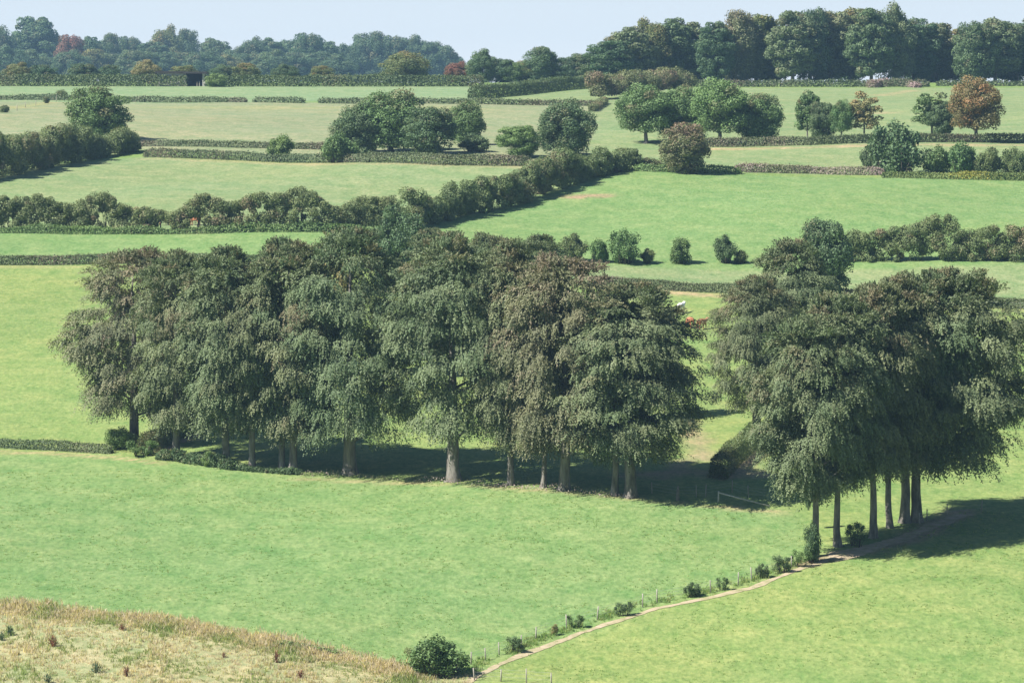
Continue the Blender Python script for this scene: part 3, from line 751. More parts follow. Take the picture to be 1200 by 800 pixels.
hedge('field_hedge', [(-60, 101), (300, 101.5), (566, 101.5)], 12, 2.2, 'long dark green hedge on the skyline field edge in front of the left wood', 'hedge_green', .07, seed=1, gaps=((.448, .480),))
hedge('field_hedge', [(556, 116), (600, 112), (650, 106), (700, 102)], [13, 13, 13, 12], 3.4, 'short thick hedge curving up to the right beside the small bright triangle of grass', 'hedge_green', .08, seed=2)
hedge('field_hedge', [(790, 102), (1000, 102), (1088, 102)], 7, 1.6, 'thin clipped hedge under the right skyline wood', 'hedge_trim', .10, seed=3)
hedge('field_hedge', [(1098, 101), (1260, 101)], 5, 1.6, 'short thin hedge under the skyline wood at the right edge', 'hedge_trim', .10, seed=4)
hedge('low_hedge', [(-60, 116), (90, 118), (288, 120)], 5.5, 1.3, 'low broken brown hedge across the upper left fields, ending at a grassy gap', 'hedge_trim', .14, seed=5)
hedge('low_hedge', [(298, 120), (356, 121)], 5, 1.3, 'very short stretch of low hedge right of the grassy gap', 'hedge_trim', .14, seed=6)
hedge('low_hedge', [(374, 121), (540, 122), (700, 124)], 5.5, 1.3, 'low brown hedge below the small triangle of grass', 'hedge_trim', .14, seed=7)
hedge('bank_hedge', [(694, 131), (708, 121)], 6, 1.4, 'short reddish brown hedge stub left of the dark hollow', 'bush_brown', .1, seed=8)
hedge('overhanging_hedge', [(694, 117), (735, 114), (800, 107)], [24, 24, 17], 9.0, 'thick overhanging thicket with a dark hollow beneath it, left of the right skyline wood', 'bush_brown', .18, False, lift=.9, seed=9)
hedge('lane_hedge', [(158, 171), (280, 173), (400, 175.5)], 6, 1.5, 'upper of the two parallel lane hedges on the left', 'hedge_trim', .10, seed=10)
hedge('lane_hedge', [(170, 184), (290, 188), (430, 190)], 8.5, 1.6, 'lower of the two parallel lane hedges on the left', 'hedge_trim', .09, seed=11)
hedge('lane_hedge', [(430, 190), (520, 193), (622, 194)], 11, 2.4, 'flat topped hedge right of the lane clump running to the diagonal hedge', 'hedge_trim', .07, seed=12)
hedge('thick_hedge', [(-60, 218), (0, 208), (60, 195), (110, 186), (156, 177)], [50, 46, 40, 32, 22], 6.0, 'thick overgrown hedge slanting up from the left edge to the lone round tree', 'hedge_wild', .24, False, seed=13)
hedge('overgrown_hedge', [(-60, 269), (100, 271), (300, 271), (380, 271), (470, 271)], [37, 39, 38, 38, 38], 4.0, 'ragged row of overgrown hawthorns across the left with cows behind it', 'hedge_wild', .28, False, seed=14, holes=((.463, .495, 1.7), (.535, .565, 1.7), (.12, .135, 1.2), (.2, .21, 1.0), (.38, .40, 1.1), (.27, .285, .9)))
hedge('overgrown_hedge', [(478, 268), (520, 258), (560, 249), (600, 240), (640, 226), (690, 208), (745, 197)], [40, 38, 37, 36, 34, 28, 22], 5.4, 'thick overgrown hedge running diagonally up to the right through the middle', 'hedge_wild', .24, False, seed=15)
hedge('overgrown_hedge', [(745, 197), (772, 196)], [16, 14], 3.6, 'low scrub joining the diagonal hedge to the brown topped bush', 'bush_brown', .16, False, seed=16)
hedge('low_hedge', [(-60, 308), (110, 309), (460, 314)], 9.5, 1.5, 'clipped brown hedge crossing the left behind the tall row', 'hedge_trim', .07, seed=17)
hedge('low_hedge', [(690, 333), (860, 343), (1010, 351), (1270, 362)], 10, 1.6, 'clipped brown hedge crossing the right between the tree groups', 'hedge_trim', .10, seed=18)
hedge('overgrown_hedge', [(992, 306), (1100, 306), (1270, 306)], [40, 46, 44], 5.0, 'tall dark hedge below the bright field at the right edge', 'hedge_wild', .24, False, seed=19)
hedge('lane_hedge', [(826, 172), (950, 170), (1040, 167), (1270, 166)], 9, 1.6, 'clipped hedge along the upper right pasture under the orange tree', 'hedge_trim', .08, seed=20)
hedge('clipped_hedge', [(841, 561), (862, 540), (890, 516)], 22, 1.9, 'short clipped hedge with a pale top running up towards the tree behind the group', 'hedge_wild', .07, seed=21)
hedge('low_hedge', [(-40, 521), (60, 527), (130, 531)], 10, .9, 'low brown hedge at the left edge leading to the leftmost tall tree', 'hedge_trim', .10, seed=22)
hedge('clipped_hedge', [(168, 532), (205, 514), (236, 499), (262, 487)], 20, 1.6, 'dark hedge going up behind the second trunk of the tall row', 'hedge_wild', .12, seed=23)
hedge('undergrowth', [(184, 538), (270, 550), (352, 556)], [14, 16, 9], 1.7, 'shaded scrub at the feet of the left end of the tall row', 'dark_leaf', .45, False, seed=24, cat='undergrowth', dens=.7)
hedge('undergrowth', [(352, 557), (410, 559), (530, 566), (600, 571), (662, 577), (745, 584)], [5, 3, 5, 4, 5, 3], .7, 'thin dead weeds at the feet of the right half of the tall row', 'pink_weed', .6, seed=25, cat='undergrowth', dens=.10)
hedge('weed_strip', [(862, 201), (950, 203), (1035, 205)], 8, 2.2, 'strip of pinkish willowherb above the bright field', 'pink_weed', .14, seed=26, cat='weeds')
hedge('weed_strip', [(745, 200), (770, 201), (850, 203), (866, 203)], [5, 7, 7, 5], 2.0, 'leafy green weeds around the foot of the brown topped bush', 'fresh_leaf', .25, seed=27, cat='weeds')
hedge('weed_strip', [(1035, 208), (1130, 210), (1260, 212)], 6, 2.5, 'weeds dotted with yellow flowers along the bottom of the scrub line', 'yellow_weed', .25, seed=28, cat='weeds')
hedge('weed_strip', [(-60, 272.5), (150, 274), (440, 274)], 8, 1.5, 'rank green weeds along the foot of the ragged hawthorns', 'fresh_leaf', .35, seed=29, cat='weeds', dens=.8)
hedge('weed_strip', [(318, 757), (360, 762), (400, 768)], [9, 6, 8], 1.2, 'green nettles on the rim of the dry bank', 'fresh_leaf', .6, False, seed=30, cat='weeds', dens=.45)
hedge('weed_strip', [(1020, 103), (1045, 100), (1075, 103)], 6, 2.0, 'pale dead weeds on a hump under the right skyline wood', 'pink_weed', .3, seed=31, cat='weeds')

for px, by, ty, w, mt, lb in [(12, 744, 732, 12, 'thistle_leaf', 'blue green thistle clump at the left edge of the dry bank'), (2, 750, 738, 8, 'thistle_leaf', 'small thistle cut by the left edge of the frame'),
                              (62, 757, 743, 14, 'dock_leaf', 'reddish dock plant on the dry bank'), (143, 738, 729, 8, 'dock_leaf', 'small brown dock under the dry bank rim'),
                              (262, 770, 762, 5, 'dock_leaf', 'single thin dock stalk on the bank'), (324, 776, 760, 10, 'dock_leaf', 'brown dock clump below the nettles'),
                              (352, 794, 783, 12, 'dock_leaf', 'rusty dock plant at the bottom edge'), (56, 800, 788, 12, 'thistle_leaf', 'green thistle at the bottom edge of the bank'),
                              (113, 788, 774, 14, 'thistle_leaf', 'dull green thistle in the lower bank'), (148, 792, 778, 9, 'dock_leaf', 'brown stalked plant near the dull green thistle')]:
    at_px('plant', 'dock_plant' if mt == 'dock_leaf' else 'thistle', px, by, ty, w, lb, 'plant', None, mt)

# ------------------------------------------------------------------ ground sheet, split into fields
xs_in = np.arange(-190, 190.1, 1.25)
xs = np.concatenate([np.arange(-1400, -190, 60), xs_in, np.arange(250, 1401, 60)])
ys = np.concatenate([np.arange(-400, 340, 20), np.arange(340, 760, 1.25), np.arange(760, 1180, 2.0), np.arange(1180, 2950, 30)])
GX, GY = np.meshgrid(xs, ys)
GZ = hgt(GX, GY)
nx, ny = len(xs), len(ys)

def inpoly(x, y, P):
    c = np.zeros(x.shape, bool); n = len(P); j = n - 1
    for i in range(n):
        xi, yi = P[i]; xj, yj = P[j]
        k = ((yi > y) != (yj > y)) & (x < (xj - xi) * (y - yi) / (yj - yi + 1e-12) + xi)
        c ^= k; j = i
    return c
GRN = (0.165, 0.235, 0.070)
C_bright = (0.156, 0.236, 0.086)
C_front = (0.182, 0.248, 0.070)
C_field = (0.186, 0.245, 0.080)
C_yel = (0.192, 0.242, 0.112)
C_tan = (0.218, 0.238, 0.132)
C_pale = (0.190, 0.255, 0.130)
C_dry = (0.28, 0.28, 0.15)
fields = [   # name, polygon in photograph pixels, colour
    ('top_field', [(-300, 101), (560, 101), (560, 117), (300, 120), (-300, 115)], C_pale, 'pale green top field'),
    ('triangle_field', [(560, 117), (620, 111), (700, 103), (700, 122)], C_yel, 'small bright triangle'),
    ('dry_field', [(-300, 115), (300, 120), (700, 122), (690, 180), (620, 190), (430, 186), (160, 176), (60, 190), (-300, 240)], C_tan, 'tan green field'),
    ('upper_pasture', [(700, 103), (1500, 103), (1500, 168), (1040, 168), (826, 172), (740, 196), (690, 190), (700, 122)], C_yel, 'upper right pasture'),
    ('lane_field', [(826, 170), (1040, 167), (1500, 166), (1500, 204), (1035, 205), (862, 202), (745, 198)], C_yel, 'narrow field'),
    ('left_pasture', [(-300, 240), (60, 193), (160, 184), (430, 190), (620, 194), (700, 206), (600, 240), (478, 268), (380, 271), (-300, 270)], C_yel, ''),
    ('bright_field', [(478, 268), (600, 238), (700, 206), (745, 198), (862, 204), (1035, 208), (1500, 212), (1500, 306), (560, 308), (440, 290)], C_bright, ''),
    ('strip_field', [(-300, 270), (478, 268), (440, 290), (560, 308), (560, 317), (460, 314), (110, 309), (-300, 308)], C_bright, ''),
    ('hillside_field', [(560, 308), (1500, 306), (1500, 365), (1270, 362), (860, 343), (690, 333), (560, 320)], C_yel, ''),
    ('wide_pasture', [(-300, 309), (110, 310), (460, 315), (690, 333), (860, 343), (1270, 362), (1500, 366), (1500, 600), (1120, 600), (960, 650), (935, 600), (740, 583), (530, 566), (345, 557), (190, 540), (130, 531), (-300, 519)], C_field, ''),
    ('front_field', [(-300, 519), (130, 531), (190, 540), (345, 557), (530, 566), (740, 583), (935, 600), (960, 650), (870, 685), (760, 712), (620, 760), (556, 790), (470, 783), (400, 765), (180, 725), (0, 705), (-300, 680)], C_bright, ''),
    ('lower_pasture', [(960, 650), (1120, 600), (1500, 600), (1500, 900), (500, 900), (556, 790), (620, 760), (760, 712), (870, 685)], C_field, ''),
    ('dry_bank', [(-300, 680), (0, 705), (180, 725), (400, 765), (470, 783), (556, 790), (500, 900), (-300, 900)], C_dry, ''),
]
def ymin(p): return (p[0], max(p[1], 97.8))
fpoly = [np.array([G(*ymin(p))[:2] for p in f[1]]) for f in fields]
base = np.tile(np.array(GRN), (ny, nx, 1))
# far ground in soft green
for (nm, _, col, _), P in zip(fields, fpoly):
    k = inpoly(GX, GY, P)
    base[k] = col
# soften the seams a little
for _ in range(2):
    b = base.copy()
    b[1:-1, 1:-1] = (base[1:-1, 1:-1] * 2 + base[:-2, 1:-1] + base[2:, 1:-1] + base[1:-1, :-2] + base[1:-1, 2:]) / 6
    base = b
def brush(pts, w, col, s=1.0, off=0.0, rag=.35):
    """worn or dry strips of ground along a line"""
    L = gl(pts, 2.0)[:, :2]
    m = (GX > L[:, 0].min() - 4 * w) & (GX < L[:, 0].max() + 4 * w) & (GY > L[:, 1].min() - 4 * w - 3) & (GY < L[:, 1].max() + 4 * w + 3)
    ii = np.where(m)
    p = np.column_stack([GX[ii], GY[ii]])
    best = np.full(len(p), 1e9)
    for a, b in zip(L[:-1], L[1:]):
        ab = b - a; t = np.clip(((p - a) @ ab) / (ab @ ab), 0, 1)
        best = np.minimum(best, np.linalg.norm(p - a - t[:, None] * ab, axis=1))
    nn = rng0.normal(0, rag, len(p)) + .3 * np.sin(p[:, 0] / 3.1) + .25 * np.sin(p[:, 0] / 1.3 + p[:, 1] / 2)
    k = np.clip(1.2 - best / w + nn * .5, 0, 1) * s
    k = k * (best < 2.2 * w)
    base[ii] = base[ii] * (1 - k[:, None]) + np.array(col) * k[:, None]
T1 = (0.36, 0.27, 0.16); T2 = (0.30, 0.23, 0.15); T3 = (0.27, 0.27, 0.12)
brush([(-60, 526), (60, 531), (130, 536), (190, 543)], .8, T1, .8)
brush([(170, 186), (290, 190), (430, 192), (620, 196)], 2.5, T1, .45)
brush([(-60, 311), (110, 312), (460, 318)], 1.5, T3, .7)
brush([(700, 336), (760, 341), (860, 347)], 2.2, T1, .8); brush([(860, 347), (1270, 365)], 1.8, T3, .6)
brush([(826, 175), (950, 173), (1040, 170), (1270, 169)], 3.0, T1, .7)
brush([(345, 560), (530, 567), (600, 572), (740, 584), (930, 602)], .8, T1, .55)
brush([(190, 528), (215, 516), (243, 500), (262, 492)], .9, T2, .9)
brush([(780, 560), (800, 540), (828, 538), (810, 510), (800, 490)], 1.7, T2, .7)
brush([(740, 556), (800, 552), (850, 556), (905, 556)], 2.2, T2, .75)
brush([(852, 560), (872, 545), (895, 528)], 1.2, T2, .85)
brush([(930, 662), (990, 648), (1040, 638), (1100, 612), (1130, 600)], 1.7, T2, .9)
brush([(960, 655), (1020, 645), (1090, 625)], 1.6, T2, .8)
brush([(1000, 134), (1040, 132)], 3, T1, .5); brush([(1035, 112), (1070, 106)], 3, T1, .5)
brush([(-60, 712), (0, 711), (180, 731), (300, 750), (470, 788)], 1.4, (0.34, 0.28, 0.18), .5)
brush([(672, 231), (690, 229), (706, 230)], 2.4, (0.36, 0.22, 0.16), .85)
brush([(-60, 124), (300, 126), (560, 128)], 8, T3, .5)
brush([(0, 128), (60, 120)], 2.5, T3, .8)

vid = np.arange(nx * ny).reshape(ny, nx)
Qg = np.stack([vid[:-1, :-1], vid[:-1, 1:], vid[1:, 1:], vid[1:, :-1]], axis=-1).reshape(-1, 4)
cx = (GX[:-1, :-1] + GX[1:, 1:]).ravel() / 2; cyy = (GY[:-1, :-1] + GY[1:, 1:]).ravel() / 2
lab = np.full(len(Qg), -1)
for i, P in enumerate(fpoly):
    lab[inpoly(cx, cyy, P)] = i
VG = np.column_stack([GX.ravel(), GY.ravel(), GZ.ravel()]); BG = base.reshape(-1, 3)
def submesh(name, mask, label=None):
    q = Qg[mask]
    if len(q) == 0: return
    u, inv = np.unique(q, return_inverse=True)
    me = mesh_np(name, VG[u], inv.reshape(-1, 4), True, pattr=BG[u])
    o = link(name, me, M['pasture']); tag(o, label, None, None, 'structure')
    return o
submesh('ground', lab == -1)
for i, f in enumerate(fields): submesh(f[0], lab == i)

def strip(name, pts, w, mat, seed=0):
    r = np.random.default_rng(seed)
    L = gl(pts, .5); n = len(L)
    d = np.gradient(L[:, :2], axis=0); d /= np.linalg.norm(d, axis=1, keepdims=True)
    sm = lambda v: np.convolve(v, np.ones(5) / 5, mode='same')
    wl_ = w * .5 * (1 + sm(r.normal(0, .7, n))); wr_ = w * .5 * (1 + sm(r.normal(0, .7, n)))
    V = []
    for k in (-1, -.33, .33, 1):
        ww = np.where(k < 0, wl_ * -k, wr_ * k) * np.sign(k)
        x = L[:, 0] - d[:, 1] * ww; y = L[:, 1] + d[:, 0] * ww
        V.append(np.column_stack([x, y, hgt(x, y) + .035]))
    V = np.stack(V, 1).reshape(-1, 3)
    Q = [[i * 4 + j, (i + 1) * 4 + j, (i + 1) * 4 + j + 1, i * 4 + j + 1] for i in range(n - 1) for j in range(3)]
    me = mesh_np(name, V, np.array(Q)[:, ::-1], True)
    o = link(name, me, mat); tag(o, None, None, None, 'structure'); return o
strip('soil', [(972, 657), (1000, 648), (1040, 637), (1075, 624), (1105, 612), (1130, 602)], 2.4, M['soil'], 5)
strip('path', [(548, 800), (575, 783), (600, 772), (640, 757), (680, 742), (720, 728), (770, 713), (830, 701), (880, 689), (915, 675), (945, 664), (975, 655)], .75, M['soil'], 3)

# ------------------------------------------------------------------ grass
def blades(name, n, sampler, h0, h1, wd, cols, seed, label, mat):
    r = np.random.default_rng(seed)
    P = sampler(r, n); n = len(P)
    h = r.uniform(h0, h1, n) * P[:, 3]
    az = r.uniform(0, 6.28, n); lean = np.column_stack([np.cos(az), np.sin(az)]) * (r.uniform(.1, .55, n) * h)[:, None]
    B = P[:, :3].copy(); B[:, 2] -= .03
    a2 = r.uniform(0, 6.28, n); wv = np.column_stack([np.cos(a2), np.sin(a2), np.zeros(n)]) * (wd * r.uniform(.6, 1.4, n))[:, None]
    top = B + np.column_stack([lean, h])
    mid = B + np.column_stack([lean * .35, h * .6])
    V = np.stack([B - wv * .5, B + wv * .5, mid + wv * .55, top - wv * .0], 1).reshape(-1, 3)
    Q = np.arange(n * 4).reshape(-1, 4)
    att = np.column_stack([r.random(n), np.clip(P[:, 4] + r.normal(0, .15, n), 0, 1), r.random(n)])
    o = link(name, mesh_np(name, V, Q, False, att), mat); tag(o, label, 'grass', None, 'stuff'); return o
M['dry_blade'] = leaf_mat('dry_blade', (0.50, 0.43, 0.32), (0.64, 0.55, 0.43), (0.24, 0.31, 0.12), .48, trans=.55, gloss=.2)
M['green_blade'] = leaf_mat('green_blade', (0.17, 0.27, 0.085), (0.26, 0.35, 0.13), (0.40, 0.42, 0.22), .28, trans=.55, gloss=.2)
bankP = fpoly[-1]
rimL = gl([(-60, 706), (0, 706), (180, 726), (300, 747), (400, 766), (480, 786)], 2.0)[:, :2]
def bank_sampler(r, n):
    # tussocks: cluster centres with blades round them
    nt_ = n // 14
    c = np.column_stack([r.uniform(-62, -2, nt_), r.uniform(352, 402, nt_)])
    k = inpoly(c[:, 0], c[:, 1], bankP); c = c[k]
    dist = np.min(np.linalg.norm(c[:, None] - rimL[None], axis=2), axis=1)
    # tall pale rim
    m = max(1, int(n / 14 * .24)); j = r.integers(0, len(rimL), m)
    c2 = rimL[j] + r.normal(0, 1.3, (m, 2)) + [0, -1.6]
    c = np.vstack([c, c2])
    dist = np.min(np.linalg.norm(c[:, None] - rimL[None], axis=2), axis=1)
    hs = (.65 + .45 * np.clip(1.3 - dist / 3.2, 0, 1)) * r.uniform(.45, 1.35, len(c)) * (1 + .3 * np.sin(c[:, 0] / 1.9))
    g = .38 + .28 * np.sin(c[:, 0] / 2.9 + c[:, 1] / 1.7) + .2 * np.sin(c[:, 0] / 1.1 - c[:, 1] / 3.3) + r.normal(0, .15, len(c)); g = g - .28 * np.clip(1.6 - dist / 2.5, 0, 1)
    ci = np.repeat(np.arange(len(c)), 14)
    p = c[ci] + r.normal(0, .16, (len(ci), 2))
    return np.column_stack([p, hgt(p[:, 0], p[:, 1]), hs[ci], g[ci]])
blades('dry_grass', 150000, bank_sampler, .25, .60, .05, None, 51, 'tall dry tan grass covering the bank at the bottom left', M['dry_blade'])

nearP = [fpoly[-3], fpoly[-2]]
def tuft_sampler(r, n):
    m = n // 9
    c = np.column_stack([r.uniform(-62, 66, m * 2), r.uniform(358, 470, m * 2)])
    k = inpoly(c[:, 0], c[:, 1], nearP[0]) | inpoly(c[:, 0], c[:, 1], nearP[1])
    cl = np.sin(c[:, 0] / 2.3 + 1.5 * np.sin(c[:, 1] / 3.1)) + np.sin(c[:, 1] / 1.7 + c[:, 0] / 5) + r.normal(0, .9, len(c))
    c = c[k & (cl > .2)][:m]; ci = np.repeat(np.arange(len(c)), 9)
    p = c[ci] + r.normal(0, .11, (len(ci), 2)); hs = r.uniform(.5, 1.3, len(c)); g = r.uniform(0, 1, len(c)) ** 1.5
    return np.column_stack([p, hgt(p[:, 0], p[:, 1]), hs[ci], g[ci]])
pathL = gl([(552, 790), (575, 776), (600, 766), (640, 750), (680, 736), (720, 722), (770, 708), (830, 696), (880, 684), (915, 670), (945, 660)], 1.0)[:, :2]
def verge_sampler(r, n):
    m = n // 12; j = r.integers(0, len(pathL), m)
    c = pathL[j] + r.normal(0, .55, (m, 2)) + [-.3, .9]
    c = c[np.sin(c[:, 0] / 1.3) + np.sin(c[:, 0] / .7) + r.normal(0, .8, len(c)) > -.3]
    ci = np.repeat(np.arange(len(c)), 12)
    p = c[ci] + r.normal(0, .10, (len(ci), 2)); hs = r.uniform(.5, 1.5, len(c)); g = r.uniform(0, 1.1, len(c))
    return np.column_stack([p, hgt(p[:, 0], p[:, 1]), hs[ci], g[ci]])
blades('verge_grass', 16000, verge_sampler, .12, .34, .045, None, 57, 'rank pale grass along the fence beside the dirt path', M['green_blade'])
blades('grass', 130000, tuft_sampler, .05, .15, .06, None, 53, 'tufts of green and pale grass in the near pastures', M['green_blade'])

# ------------------------------------------------------------------ fences
def post_mesh(h=1.25, w=.12):
    a = Acc(); a.tube([(0, 0, -.3), (0, 0, h * .5), (0.01, 0, h)], [w * .55, w * .52, w * .46], 6)
    return a.mesh('post', True)
PM = post_mesh()
def fence(label, posts, mat='wood_grey', wires=True, h=1.25):
    pts = [G(*p) for p in posts]
    o = pts[0].copy(); e = empty('wire_fence', o); tag(e, label, 'fence')
    for i, p in enumerate(pts):
        b = link('post', PM, M[mat], e, p - o)
        b.rotation_euler = (R_.uniform(-.06, .06), R_.uniform(-.08, .08), R_.uniform(0, 3)); b.scale = (1, 1, h / 1.25 * R_.uniform(.88, 1.08))
    if wires:
        a = Acc()
        for hh in (.45, .8, 1.1):
            for p, q in zip(pts[:-1], pts[1:]):
                m = (p + q) / 2; a.tube([p - o + [0, 0, hh], m - o + [0, 0, hh - .03], q - o + [0, 0, hh]], [.008] * 3, 4)
        link('wire', a.mesh('wire'), M['wire'], e)
    return e
PM.materials.append(M['wood_grey'])
fence('wire fence of pale posts climbing beside the dirt path', [(552, 778), (569, 773), (585, 767), (611, 758), (628, 748), (664, 736), (700, 726), (753, 711), (770, 706), (833, 694), (865, 686), (881, 680), (928, 664)])
fence('short line of pale posts at the bottom edge below the path', [(556, 797), (587, 798), (617, 800), (646, 802)], wires=True)
fence('wire fence posts at the right end of the tall row in shade', [(764, 578), (794, 583), (816, 582), (827, 582), (858, 577), (877, 583), (922, 588)])
fence('little fence with three short posts at the far left edge', [(20, 130), (30, 126), (42, 124), (66, 119)], h=1.4)
fence('short posts standing under the clipped hedge at the right edge', [(1156, 362), (1178, 363), (1196, 364), (1230, 366)], h=1.0)
fence('posts in deep shade right of the group trunks', [(1078, 614), (1086, 610), (1110, 604), (1150, 600)])
# slanting pale rails
a_, b_ = G(842, 588), G(902, 594)
e = empty('slanting_rail', a_); tag(e, 'pale wooden rail slanting down to the grass right of the tall row', 'rail')
ac = Acc(); ac.tube([(0, 0, -.2), (0, 0, 1.15)], [.09, .08], 6); link('post', ac.mesh('post', True), M['wood_pale'], e)
ac = Acc(); v = b_ - a_; mv = v * .5
ac.tube([np.array([0, 0, 1.0]), mv + [0, 0, .55], v + [0, 0, .12]], [.075, .07, .06], 6); link('rail', ac.mesh('rail', True), M['wood_pale'], e)
# stump post in the shade
p = G(794, 586)
ac = Acc(); ac.tube([(0, 0, -.2), (.02, 0, .5), (0.05, 0, 1.1), (.02, .03, 1.5)], [.24, .18, .15, .08], 8)
o = link('tree_stump', ac.mesh('tree_stump', True), M['bark'], None, p); tag(o, 'broken grey stump at the shaded right end of the tall row', 'stump')

# ------------------------------------------------------------------ field shelter
p0 = G(184, 101.5); p1 = G(240, 101.5); sh = F / p0[1]
W = (p1 - p0)[0]; Hs = 17.0 / sh
e = empty('field_shelter', (p0[0], p0[1] + 1.2, p0[2])); tag(e, 'dark open fronted field shelter with a flat roof in the far hedge', 'shelter')
ac = Acc(); ac.box((W / 2, 2.6, Hs - .12), (W + 1.0, 6.6, .55), (1, 0, -.012)); link('roof', ac.mesh('roof'), M['shed_roof'], e)
ac = Acc(); ac.box((W / 2, 5.2, Hs / 2 - .14), (W, .15, Hs - .3)); ac.box((.1, 2.6, Hs / 2 - .14), (.15, 5.0, Hs - .3)); link('wall', ac.mesh('wall'), M['shed_dark'], e)
ac = Acc(); ac.box((W * .30, 0.1, Hs / 2 - .14), (W * .60, .15, Hs - .3)); link('front_wall', ac.mesh('front_wall'), M['shed_block'], e)
ac = Acc(); ac.box((W - .35, 0.1, Hs / 2 - .14), (.7, .3, Hs - .3)); ac.box((W - .1, 2.7, Hs / 2 - .14), (.2, 4.8, Hs - .3)); link('pillar', ac.mesh('pillar'), M['shed_block'], e)
for fx in (.83, .88):
    ac = Acc(); ac.tube([(W * fx, .3, -.1), (W * fx, .3, 1.3)], [.12, .1], 6); link('post', ac.mesh('post'), M['wood_grey'], e)
at_px('bush', 'shelter_bush', 254, 102, 86, 26, 'bright green bush at the right side of the field shelter', 'bush', None, 'fresh_leaf', 0)

# ------------------------------------------------------------------ cows
def cow(px, by, rz, mat, label, graze=False, name='cow'):
    p = G(px, by)
    vs = [(0, 0, 1.05), (.55, 0, 1.10), (.95, 0, 1.12), (-.5, 0, 1.12), (-.85, 0, 1.18)]
    rs = [(.38, .40), (.36, .38), (.24, .28), (.36, .36), (.20, .24)]
    es = [(0, 1), (1, 2), (0, 3), (3, 4)]
    def chain(start, pts, rr):
        k = start
        for q, r_ in zip(pts, rr):
            vs.append(q); rs.append((r_, r_)); es.append((k, len(vs) - 1)); k = len(vs) - 1
        return k
    if graze: hd = chain(2, [(1.25, 0, .85), (1.45, 0, .5), (1.55, 0, .22), (1.6, 0, .08)], [.17, .15, .13, .09])
    else: hd = chain(2, [(1.22, 0, 1.32), (1.42, 0, 1.48), (1.68, 0, 1.36), (1.86, 0, 1.24)], [.18, .15, .12, .085])
    for s in (-1, 1):
        chain(1, [(.72, .2 * s, .75), (.74, .21 * s, .42), (.72, .21 * s, .08), (.76, .21 * s, 0)], [.13, .075, .06, .075])
        chain(3, [(-.68, .2 * s, .80), (-.60, .21 * s, .55), (-.76, .21 * s, .36), (-.70, .21 * s, .06), (-.66, .21 * s, 0)], [.17, .10, .065, .055, .07])
    chain(hd - 2, [(vs[hd - 2][0] - .02, .22, vs[hd - 2][2] + .06)], [.04]); chain(hd - 2, [(vs[hd - 2][0] - .02, -.22, vs[hd - 2][2] + .06)], [.04])
    chain(4, [(-1.02, 0, 1.15), (-1.06, 0, .8), (-1.05, 0, .45)], [.05, .03, .045])
    me = bpy.data.meshes.new(name); me.from_pydata(vs, es, [])
    o = bpy.data.objects.new(name, me); COL.objects.link(o)
    md = o.modifiers.new('skin', 'SKIN'); me.skin_vertices[0]
    sv = me.skin_vertices[0].data if hasattr(me.skin_vertices[0], 'data') else me.skin_vertices
    for i, r_ in enumerate(rs): sv[i].radius = r_
    for i in range(len(vs)): sv[i].use_root = (i == 0)
    ss = o.modifiers.new('sub', 'SUBSURF'); ss.levels = 2; ss.render_levels = 2
    dg = bpy.context.evaluated_depsgraph_get()
    m2 = bpy.data.meshes.new_from_object(o.evaluated_get(dg)); m2.name = name
    m2.polygons.foreach_set('use_smooth', np.ones(len(m2.polygons), bool))
    o.modifiers.clear(); o.data = m2; m2.materials.clear(); m2.materials.append(mat)
    o.location = p; o.rotation_euler = (0, 0, rz)
    tag(o, label, 'cow'); return o
cow(193, 264, .25, M['cow_red'], 'red brown cow grazing behind the hawthorns, left one of a pair', True)
cow(229, 264, 2.6, M['cow_red'], 'orange brown cow standing behind the hawthorns, right one of a pair', False)
cow(798, 367, 1.2, M['cow_white'], 'white cow seen over the trees near the right end of the tall row', False)
cow(809, 384, 1.9, M['cow_red'], 'red cow nearest the white cow, half hidden by leaves', True)
cow(822, 386, .9, M['cow_red'], 'red cow furthest right of the white cow', False)

# ------------------------------------------------------------------ haze
hz = Acc(); hz.box((0, 1225, -20), (3000, 3500, 140)); me = hz.mesh('haze')
m, nt, out = new_mat('haze')
vp = nt.nodes.new('ShaderNodeVolumePrincipled')
vp.inputs['Color'].default_value = (0.45, 0.74, 1.0, 1); vp.inputs['Density'].default_value = 0.00010
vp.inputs['Anisotropy'].default_value = 0.3
nt.links.new(vp.outputs[0], out.inputs['Volume'])
o = link('haze', me, m); tag(o, None, None, None, 'stuff')

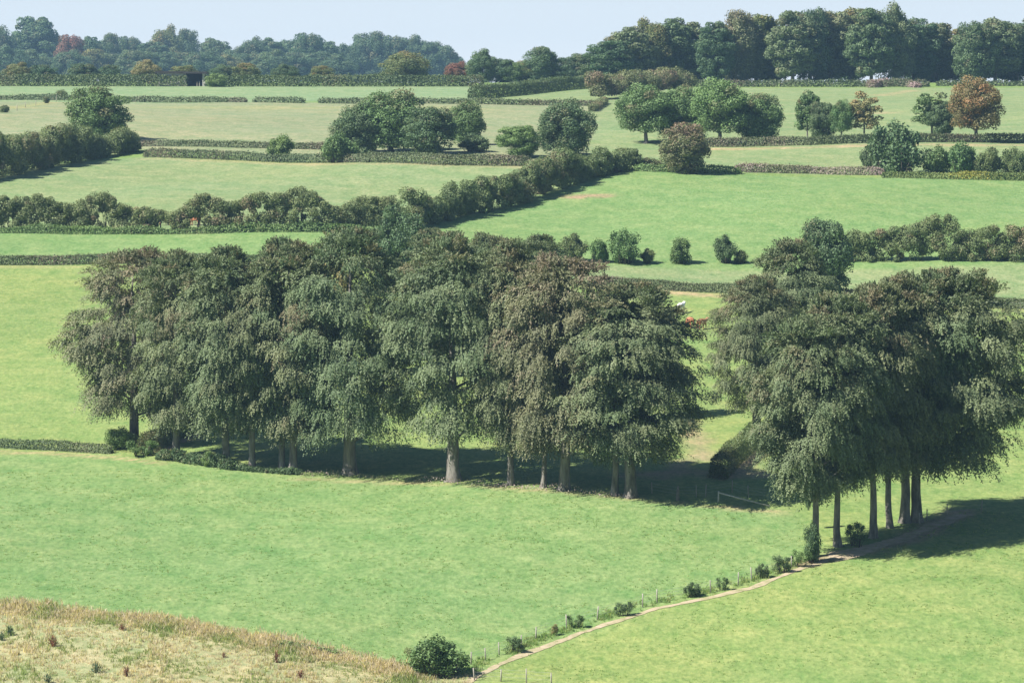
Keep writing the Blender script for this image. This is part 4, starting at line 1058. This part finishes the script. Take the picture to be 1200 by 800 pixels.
# ------------------------------------------------------------------ light
EL = math.radians(46); AZ = math.radians(24)      # sun to the left, a little on the camera's side
S = np.array([-math.cos(EL) * math.cos(AZ), -math.cos(EL) * math.sin(AZ), math.sin(EL)])
ld = bpy.data.lights.new('sun', 'SUN'); ld.energy = 5.0; ld.angle = math.radians(.53); ld.color = (1, .955, .88)
lo_ = bpy.data.objects.new('sun', ld); COL.objects.link(lo_)
from mathutils import Vector
lo_.rotation_euler = Vector((-S[0], -S[1], -S[2])).to_track_quat('-Z', 'Y').to_euler()
w = bpy.data.worlds.new('World'); sc.world = w; w.use_nodes = True
nt = w.node_tree; nt.nodes.clear()
sky = nt.nodes.new('ShaderNodeTexSky'); sky.sky_type = 'NISHITA'; sky.sun_disc = False
sky.sun_elevation = EL; sky.sun_rotation = math.atan2(S[0], S[1]) % (2 * math.pi)
sky.altitude = 200; sky.air_density = 1.0; sky.dust_density = 0.25; sky.ozone_density = 3.0
bg = nt.nodes.new('ShaderNodeBackground'); bg.inputs['Strength'].default_value = 0.05
wo = nt.nodes.new('ShaderNodeOutputWorld')
tcw = nt.nodes.new('ShaderNodeTexCoord'); va = nt.nodes.new('ShaderNodeVectorMath'); va.operation = 'ADD'; va.inputs[1].default_value = (0, 0, .07)
vn = nt.nodes.new('ShaderNodeVectorMath'); vn.operation = 'NORMALIZE'
nt.links.new(tcw.outputs['Generated'], va.inputs[0]); nt.links.new(va.outputs[0], vn.inputs[0]); nt.links.new(vn.outputs[0], sky.inputs[0])
spx = nt.nodes.new('ShaderNodeSeparateXYZ'); nt.links.new(tcw.outputs['Generated'], spx.inputs[0])
lowair = mth(nt, 'POWER', 2.718, mth(nt, 'MULTIPLY', mth(nt, 'ABSOLUTE', spx.outputs[2]), -14.0))
skyc = mixc(nt, lowair, sky.outputs[0], (8.6, 9.3, 10.1))
nt.links.new(skyc, bg.inputs[0]); nt.links.new(bg.outputs[0], wo.inputs[0])

# ------------------------------------------------------------------ camera and output
cd = bpy.data.cameras.new('camera'); cd.sensor_width = 36; cd.lens = 36 * F / 1200; cd.clip_start = 1; cd.clip_end = 6000
co = bpy.data.objects.new('camera', cd); COL.objects.link(co)
co.location = (0, 0, 0); co.rotation_euler = (math.pi / 2 - PITCH, 0, 0)
sc.camera = co
sc.view_settings.view_transform = 'Standard'; sc.view_settings.look = 'None'; sc.view_settings.gamma = 1
sc.view_settings.exposure = 1.12; sc.view_settings.use_curve_mapping = False
sc.render.engine = 'CYCLES'
cy = sc.cycles
cy.max_bounces = 5; cy.diffuse_bounces = 2; cy.glossy_bounces = 1; cy.transmission_bounces = 3; cy.volume_bounces = 0; cy.transparent_max_bounces = 4
cy.use_denoising = True
cy.sample_clamp_indirect = 4
